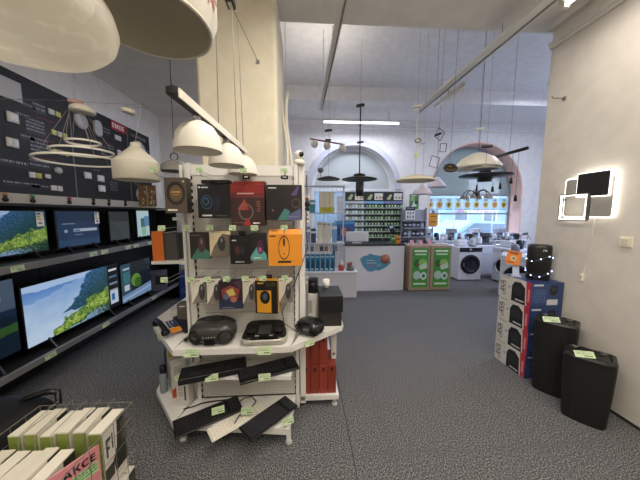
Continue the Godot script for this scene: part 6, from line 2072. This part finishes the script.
# ---------------------------------------------------------------- right background: washing machines and small appliances
func washer(label, at, yaw, panel, ring):
	var t = thing("washing_machine", label, "washing machine", at, deg_to_rad(yaw))
	var st = S()
	rbx(st, Vector3(0, 0.435, 0), Vector3(0.6, 0.83, 0.58), 0.012)
	part(t, "cabinet", st, mat("dfe1e8", 0.35))
	st = S()
	rbx(st, Vector3(0, 0.79, 0.293), Vector3(0.59, 0.11, 0.012), 0.003)
	var p = part(t, "control_panel", st, mat(panel, 0.3))
	st = S(true)
	disc(st, Vector3(-0.02, 0.79, 0.298), Vector3(0, 0, 1), 0.032, 0.02)
	part(p, "dial", st, mat("9a9da6", 0.3, 0.5))
	st = S()
	bx(st, Vector3(0.16, 0.79, 0.3), Vector3(0.12, 0.04, 0.002))
	part(p, "display", st, mat("10131a", 0.15))
	st = S(true)
	lathe(st, [[0.245, 0.0], [0.245, 0.03], [0.22, 0.045], [0.175, 0.04], [0.16, 0.02]], 36, Transform3D(B(0, 90), Vector3(0, 0.42, 0.285)))
	var d = part(t, "door_ring", st, mat(ring, 0.25))
	st = S(true)
	lathe(st, [[0.165, 0.02], [0.13, 0.012], [0.06, 0.006], [0.0, 0.004]], 32, Transform3D(B(0, 90), Vector3(0, 0.42, 0.292)))
	part(d, "door_glass", st, mat("191b20", 0.2))
	st = S()
	rbx(st, Vector3(-0.19, 0.42, 0.325), Vector3(0.03, 0.09, 0.02), 0.006)
	part(d, "handle", st, mat("6a6d75", 0.3))
	st = S()
	rbx(st, Vector3(-0.2, 0.79, 0.3), Vector3(0.15, 0.08, 0.006), 0.003)
	part(t, "detergent_drawer", st, mat(panel, 0.35))
	st = S()
	rbx(st, Vector3(0.2, 0.085, 0.291), Vector3(0.1, 0.07, 0.006), 0.003)
	part(t, "filter_hatch", st, mat("d2d4da", 0.4))
	for x in [-0.24, 0.24]:
		for z in [-0.22, 0.22]:
			st = S(true)
			cyl(st, Vector3(x, 0, z), Vector3(x, 0.03, z), 0.025)
			part(t, "foot", st, mat("2a2a2c", 0.6))
	return t

func kettle(label, at, hex, yaw):
	var t = thing("kettle", label, "kettle", at, deg_to_rad(yaw), "small appliances at the window")
	var st = S(true)
	lathe(st, [[0.0, 0.0], [0.085, 0.0], [0.085, 0.02], [0.075, 0.025]], 18)
	part(t, "base", st, black_plastic)
	st = S(true)
	lathe(st, [[0.078, 0.025], [0.08, 0.05], [0.068, 0.16], [0.055, 0.2], [0.02, 0.215], [0.0, 0.22]], 20)
	part(t, "body", st, mat(hex, 0.3, 0.3))
	st = S(true)
	tube(st, [Vector3(0.06, 0.19, 0), Vector3(0.12, 0.19, 0), Vector3(0.135, 0.12, 0), Vector3(0.11, 0.05, 0)], 0.012, 8)
	part(t, "handle", st, black_plastic)
	st = S(true)
	tube(st, [Vector3(-0.055, 0.15, 0), Vector3(-0.1, 0.19, 0)], 0.016, 8)
	part(t, "spout", st, mat(hex, 0.3, 0.3))

func coffee_machine(label, at, hex, yaw):
	var t = thing("coffee_machine", label, "coffee machine", at, deg_to_rad(yaw), "small appliances at the window")
	var st = S()
	rbx(st, Vector3(0, 0.16, -0.06), Vector3(0.2, 0.32, 0.14), 0.012)
	rbx(st, Vector3(0, 0.26, 0.05), Vector3(0.2, 0.12, 0.14), 0.012)
	rbx(st, Vector3(0, 0.015, 0.04), Vector3(0.2, 0.03, 0.2), 0.008)
	part(t, "body", st, mat(hex, 0.35, 0.2))
	st = S()
	cyl(st, Vector3(0, 0.2, 0.06), Vector3(0, 0.16, 0.06), 0.025)
	part(t, "spout", st, black_plastic)
	st = S()
	bx(st, Vector3(0, 0.033, 0.06), Vector3(0.16, 0.008, 0.14))
	part(t, "drip_tray", st, steel)
	st = S(true)
	disc(st, Vector3(0.05, 0.27, 0.118), Vector3(0, 0, 1), 0.022, 0.014)
	part(t, "knob", st, steel)

func toaster(label, at, hex, yaw):
	var t = thing("toaster", label, "toaster", at, deg_to_rad(yaw), "small appliances at the window")
	var st = S()
	rbx(st, Vector3(0, 0.095, 0), Vector3(0.28, 0.17, 0.16), 0.03)
	part(t, "body", st, mat(hex, 0.35))
	st = S()
	for z in [-0.03, 0.03]: bx(st, Vector3(0, 0.1805, z), Vector3(0.2, 0.003, 0.025))
	part(t, "slot", st, mat("1b1b1c", 0.6))
	st = S()
	rbx(st, Vector3(0.148, 0.12, 0), Vector3(0.02, 0.02, 0.05), 0.004)
	part(t, "lever", st, black_plastic)

func appliance_zone():
	var st
	washer("white washing machine with black door and panel behind the green cartons", Vector3(4.15, 0, -6.38), 0, "17181c", "121316")
	washer("white washing machine turned sideways beside the window wall", Vector3(5.1, 0, -5.9), -80, "cdd0d8", "c9ccd4")
	washer("white washing machine partly hidden by the stacked speaker cartons", Vector3(4.42, 0, -4.95), -41, "d5d8e0", "1a1b20")
	var t = thing("white_freezer", "plain white freezer standing between two washing machines", "freezer", Vector3(4.86, 0, -6.75))
	st = S()
	rbx(st, Vector3(0, 0.43, 0), Vector3(0.5, 0.84, 0.5), 0.012)
	part(t, "cabinet", st, mat("d3d6dd", 0.35))
	st = S()
	rbx(st, Vector3(0, 0.45, 0.26), Vector3(0.48, 0.78, 0.03), 0.01)
	var dr = part(t, "door", st, mat("dcdfe6", 0.3))
	st = S()
	rbx(st, Vector3(-0.2, 0.6, 0.285), Vector3(0.025, 0.2, 0.025), 0.006)
	part(dr, "handle", st, mat("a9adb6", 0.3))
	# long table under the window
	t = thing("window_table", "long white display table under the right arched window", "table", Vector3(4.85, 0, -6.98))
	st = S()
	rbx(st, Vector3(0, 0.93, 0), Vector3(3.0, 0.03, 0.36), 0.004)
	part(t, "top", st, mat("dde0e6", 0.4))
	for x in [-1.4, -0.5, 0.5, 1.4]:
		st = S()
		bx(st, Vector3(x, 0.457, 0), Vector3(0.05, 0.915, 0.3))
		part(t, "leg", st, mat("c4c8d0", 0.4))
	var ords = ["first", "second", "third", "fourth", "fifth", "sixth", "seventh", "eighth", "ninth", "tenth", "eleventh", "twelfth"]
	for k in 12:
		var at = Vector3(3.46 + k * 0.235, 0.945, -6.98 + 0.03 * sin(k * 1.7))
		var hx = ["c9ccd4", "26272b", "e4e6ea", "8e929c", "d9dbe2", "3a3c42"][(k * 5) % 6]
		var nmx = {"c9ccd4": "silver", "26272b": "black", "e4e6ea": "white", "8e929c": "grey", "d9dbe2": "pale", "3a3c42": "charcoal"}[hx]
		match k % 3:
			0: coffee_machine("%s coffee machine on the window table, %s item from the left" % [nmx, ords[k]], at, hx, 5 * sin(k))
			1: kettle("%s kettle on the window table, %s item from the left" % [nmx, ords[k]], at, hx, 20 + 40 * sin(k * 2.0))
			2: toaster("%s toaster on the window table, %s item from the left" % [nmx, ords[k]], at, hx, 70)
	for k in 10:   # nearer row of small goods
		var at = Vector3(3.55 + k * 0.255, 0.945, -6.86 + 0.015 * sin(k * 2.7))
		var hx = ["e4e6ea", "3a3c42", "b9bdc6", "d9dbe2", "5b5f68"][(k * 3) % 5]
		var nmx = {"e4e6ea": "white", "3a3c42": "charcoal", "b9bdc6": "silver", "d9dbe2": "pale", "5b5f68": "slate"}[hx]
		var mg = thing("enamel_mug", "%s mug at the window table's front edge, %s from the left" % [nmx, ords[k]], "mug", at, deg_to_rad(k * 37), "mugs on the window table")
		st = S(true)
		lathe(st, [[0.0, 0.0], [0.04, 0.0], [0.043, 0.01], [0.045, 0.1], [0.042, 0.1], [0.04, 0.012], [0.0, 0.01]], 16)
		part(mg, "body", st, mat(hx, 0.3))
		st = S(true)
		tube(st, [Vector3(0.042, 0.085, 0), Vector3(0.07, 0.08, 0), Vector3(0.072, 0.035, 0), Vector3(0.042, 0.025, 0)], 0.006, 6)
		part(mg, "handle", st, mat(hx, 0.3))
	# on the washing machines
	toaster("white toaster on top of the black-panelled washing machine", Vector3(4.03, 0.85, -6.34), "e3e4e9", 0)
	kettle("silver kettle on top of the black-panelled washing machine", Vector3(4.32, 0.85, -6.3), "b9bdc6", 30)
	kettle("white kettle on the plain freezer", Vector3(4.78, 0.85, -6.7), "dfe1e6", 80)
	coffee_machine("dark grey coffee machine on the plain freezer", Vector3(4.98, 0.85, -6.72), "4b4d54", -8)
	toaster("pale toaster on the sideways washing machine", Vector3(5.05, 0.85, -6.05), "d8dae0", -80)
	kettle("black kettle on the sideways washing machine", Vector3(5.12, 0.85, -5.76), "232428", 10)
	kettle("grey kettle on the half-hidden washing machine", Vector3(4.36, 0.85, -5.0), "7f838c", 10)
	# two fans of appliances left of the washer
	for b in [[3.68, "tall white dispenser left of the washing machines", "e2e4ea"]]:
		t = thing("water_dispenser", b[1], "dispenser", Vector3(b[0], 0, -6.6))
		st = S()
		rbx(st, Vector3(0, 0.45, 0), Vector3(0.26, 0.9, 0.28), 0.015)
		part(t, "cabinet", st, mat(b[2], 0.35))
		st = S()
		bx(st, Vector3(0, 0.7, 0.141), Vector3(0.18, 0.18, 0.004))
		part(t, "niche", st, mat("3a3d46", 0.4))
	# flower prints stuck along the upper window
	for k in 9:
		t = thing("flower_print", "white print with a yellow flower in the window, %s from the left" % ords[k], "poster", Vector3(3.78 + k * 0.29, 1.98, -7.56), 0, "flower prints along the window")
		st = S()
		bx(st, Vector3(0, 0.0, 0), Vector3(0.27, 0.36, 0.006), Basis(), true)
		var fm = pmat("flow%d" % (k % 3), 36, 44, "e2f2f4", "e2f2f4", [["p", [0.3, 0.2, 0.36, 0.05, 0.5, 0.2, 0.64, 0.04, 0.7, 0.25], "5f7a80"], ["c", 0.5, 0.55, 0.3, 0.27, ["e8c25a", "e4a44a", "d9b23a"][k % 3]], ["c", 0.5, 0.55, 0.13, 0.12, ["8a5a34", "c9773a", "5a4a34"][k % 3]], ["r", 0.1, 0.9, 0.8, 0.06, "8fc4cc"]])
		fm.backlight_enabled = true
		fm.backlight = Color("d8e4e6")
		part(t, "print", st, fm)
	# drying rack silhouette on the window sill
	t = thing("wire_stand", "small dark wire stand at the window table's right end", "stand", Vector3(6.28, 0.945, -6.92))
	st = S()
	tube(st, [Vector3(-0.15, 0, 0.05), Vector3(-0.1, 0.14, 0), Vector3(0.1, 0.14, 0), Vector3(0.15, 0, 0.05)], 0.006, 6)
	tube(st, [Vector3(-0.15, 0, -0.05), Vector3(-0.1, 0.14, 0), Vector3(0.1, 0.14, 0), Vector3(0.15, 0, -0.05)], 0.006, 6)
	part(t, "wire_frame", st, mat("33353a", 0.4))
	st = S()
	rbx(st, Vector3(0.02, 0.17, 0), Vector3(0.14, 0.05, 0.06), 0.01, B(0, 0, 12))
	part(t, "clamp", st, mat("4a4d55", 0.4))

# ---------------------------------------------------------------- street outside the window
func street():
	var st = S()
	box2(st, Vector3(-30, -0.4, -40), Vector3(50, -0.15, -7.8))
	struct("ground", st, noisy("paving", "868c90", "9a9fa2", 0.05, 0.5, 0.9))
	st = S()
	box2(st, Vector3(7.75, -0.4, -7.8), Vector3(50, -0.15, 20))
	struct("ground", st, noisy("paving", "868c90", "9a9fa2", 0.05, 0.5, 0.9))
	var t = thing("street_building", "pale grey building across the street seen through the shop window", "building", Vector3(12, -0.15, -22))
	st = S()
	bx(st, Vector3(0, 4.5, 0), Vector3(30, 9, 4))
	part(t, "facade", st, mat("87a4aa", 0.8))
	for r in 2:
		for k in 9:
			st = S()
			bx(st, Vector3(-9 + k * 2.4, 1.5 + r * 3.2, 2.02), Vector3(1.2, 1.7, 0.06))
			var w = part(t, "window", st, mat("dfe8ea", 0.5))
			st = S()
			bx(st, Vector3(-9 + k * 2.4, 1.5 + r * 3.2, 2.06), Vector3(1.0, 1.5, 0.04))
			part(w, "pane", st, mat("4f6468", 0.1))
	t = thing("shop_awning", "orange-red awning strip outside above the window prints", "awning", Vector3(4.75, 2.28, -8.1))
	st = S()
	prism(st, [Vector2(0, 0), Vector2(0.4, 0.0), Vector2(0.4, 0.12), Vector2(0.0, 0.32)], 2.2, Transform3D(B(90), Vector3(-1.1, 0.0, 0.35)))
	part(t, "canvas", st, mat("dd7a5c", 0.7))
	st = S()
	for x in [-1.05, 1.05]: cyl(st, Vector3(x, 0.2, 0.25), Vector3(x, 0.2, 0.42), 0.015)
	part(t, "bracket", st, steel)
	# parked car
	t = thing("parked_car", "pale blue parked car outside the right arched window", "car", Vector3(7.6, -0.15, -10.6), deg_to_rad(4))
	st = S()
	prism(st, [Vector2(-2.1, 0.3), Vector2(2.1, 0.3), Vector2(2.15, 0.75), Vector2(1.9, 0.95), Vector2(1.1, 1.05), Vector2(0.6, 1.5), Vector2(-1.1, 1.55), Vector2(-1.75, 1.1), Vector2(-2.1, 0.95)], 1.7, Transform3D(Basis(), Vector3(0, 0, 0.85)))
	part(t, "body", st, mat("a3cbd8", 0.25))
	st = S()
	prism(st, [Vector2(-1.5, 1.1), Vector2(0.85, 1.08), Vector2(0.5, 1.42), Vector2(-1.0, 1.46)], 0.02, Transform3D(Basis(), Vector3(0, 0, 0.862)))
	part(t, "side_glass", st, mat("5f7a86", 0.08))
	for x in [-1.3, 1.3]:
		st = S(true)
		cyl(st, Vector3(x, 0.33, 0.7), Vector3(x, 0.33, 0.9), 0.33, -1, 24)
		var w = part(t, "wheel", st, mat("1d1e20", 0.6))
		st = S(true)
		disc(st, Vector3(x, 0.33, 0.9), Vector3(0, 0, 1), 0.2, 0.01)
		part(w, "hub_cap", st, steel)
	# colourful bunting
	t = thing("bunting", "row of pink, yellow and red pennants hanging outside the window", "bunting", Vector3(6.35, 1.82, -9.3))
	st = S()
	cyl(st, Vector3(-0.75, 0.12, 0), Vector3(0.75, 0.16, 0), 0.008, -1, 6)
	part(t, "line", st, mat("d0d0d0", 0.5))
	for k in 9:
		st = S()
		prism(st, [Vector2(-0.075, 0.13), Vector2(0.075, 0.13), Vector2(0.05, -0.08), Vector2(-0.05, -0.1)], 0.006, Transform3D(Basis(), Vector3(-0.64 + k * 0.16, 0.01, 0)))
		part(t, "pennant", st, mat(["d8a8d8", "e86a9a", "e8d24a", "a8d84a", "e8923a", "d84a5a", "e85a8a", "b86ad0", "d87ab0"][k], 0.6))
	st = S()
	for x in [-0.75, 0.75]: bx(st, Vector3(x, -0.92, 0), Vector3(0.03, 2.1, 0.03))
	part(t, "pole", st, mat("b9c0c4", 0.4))
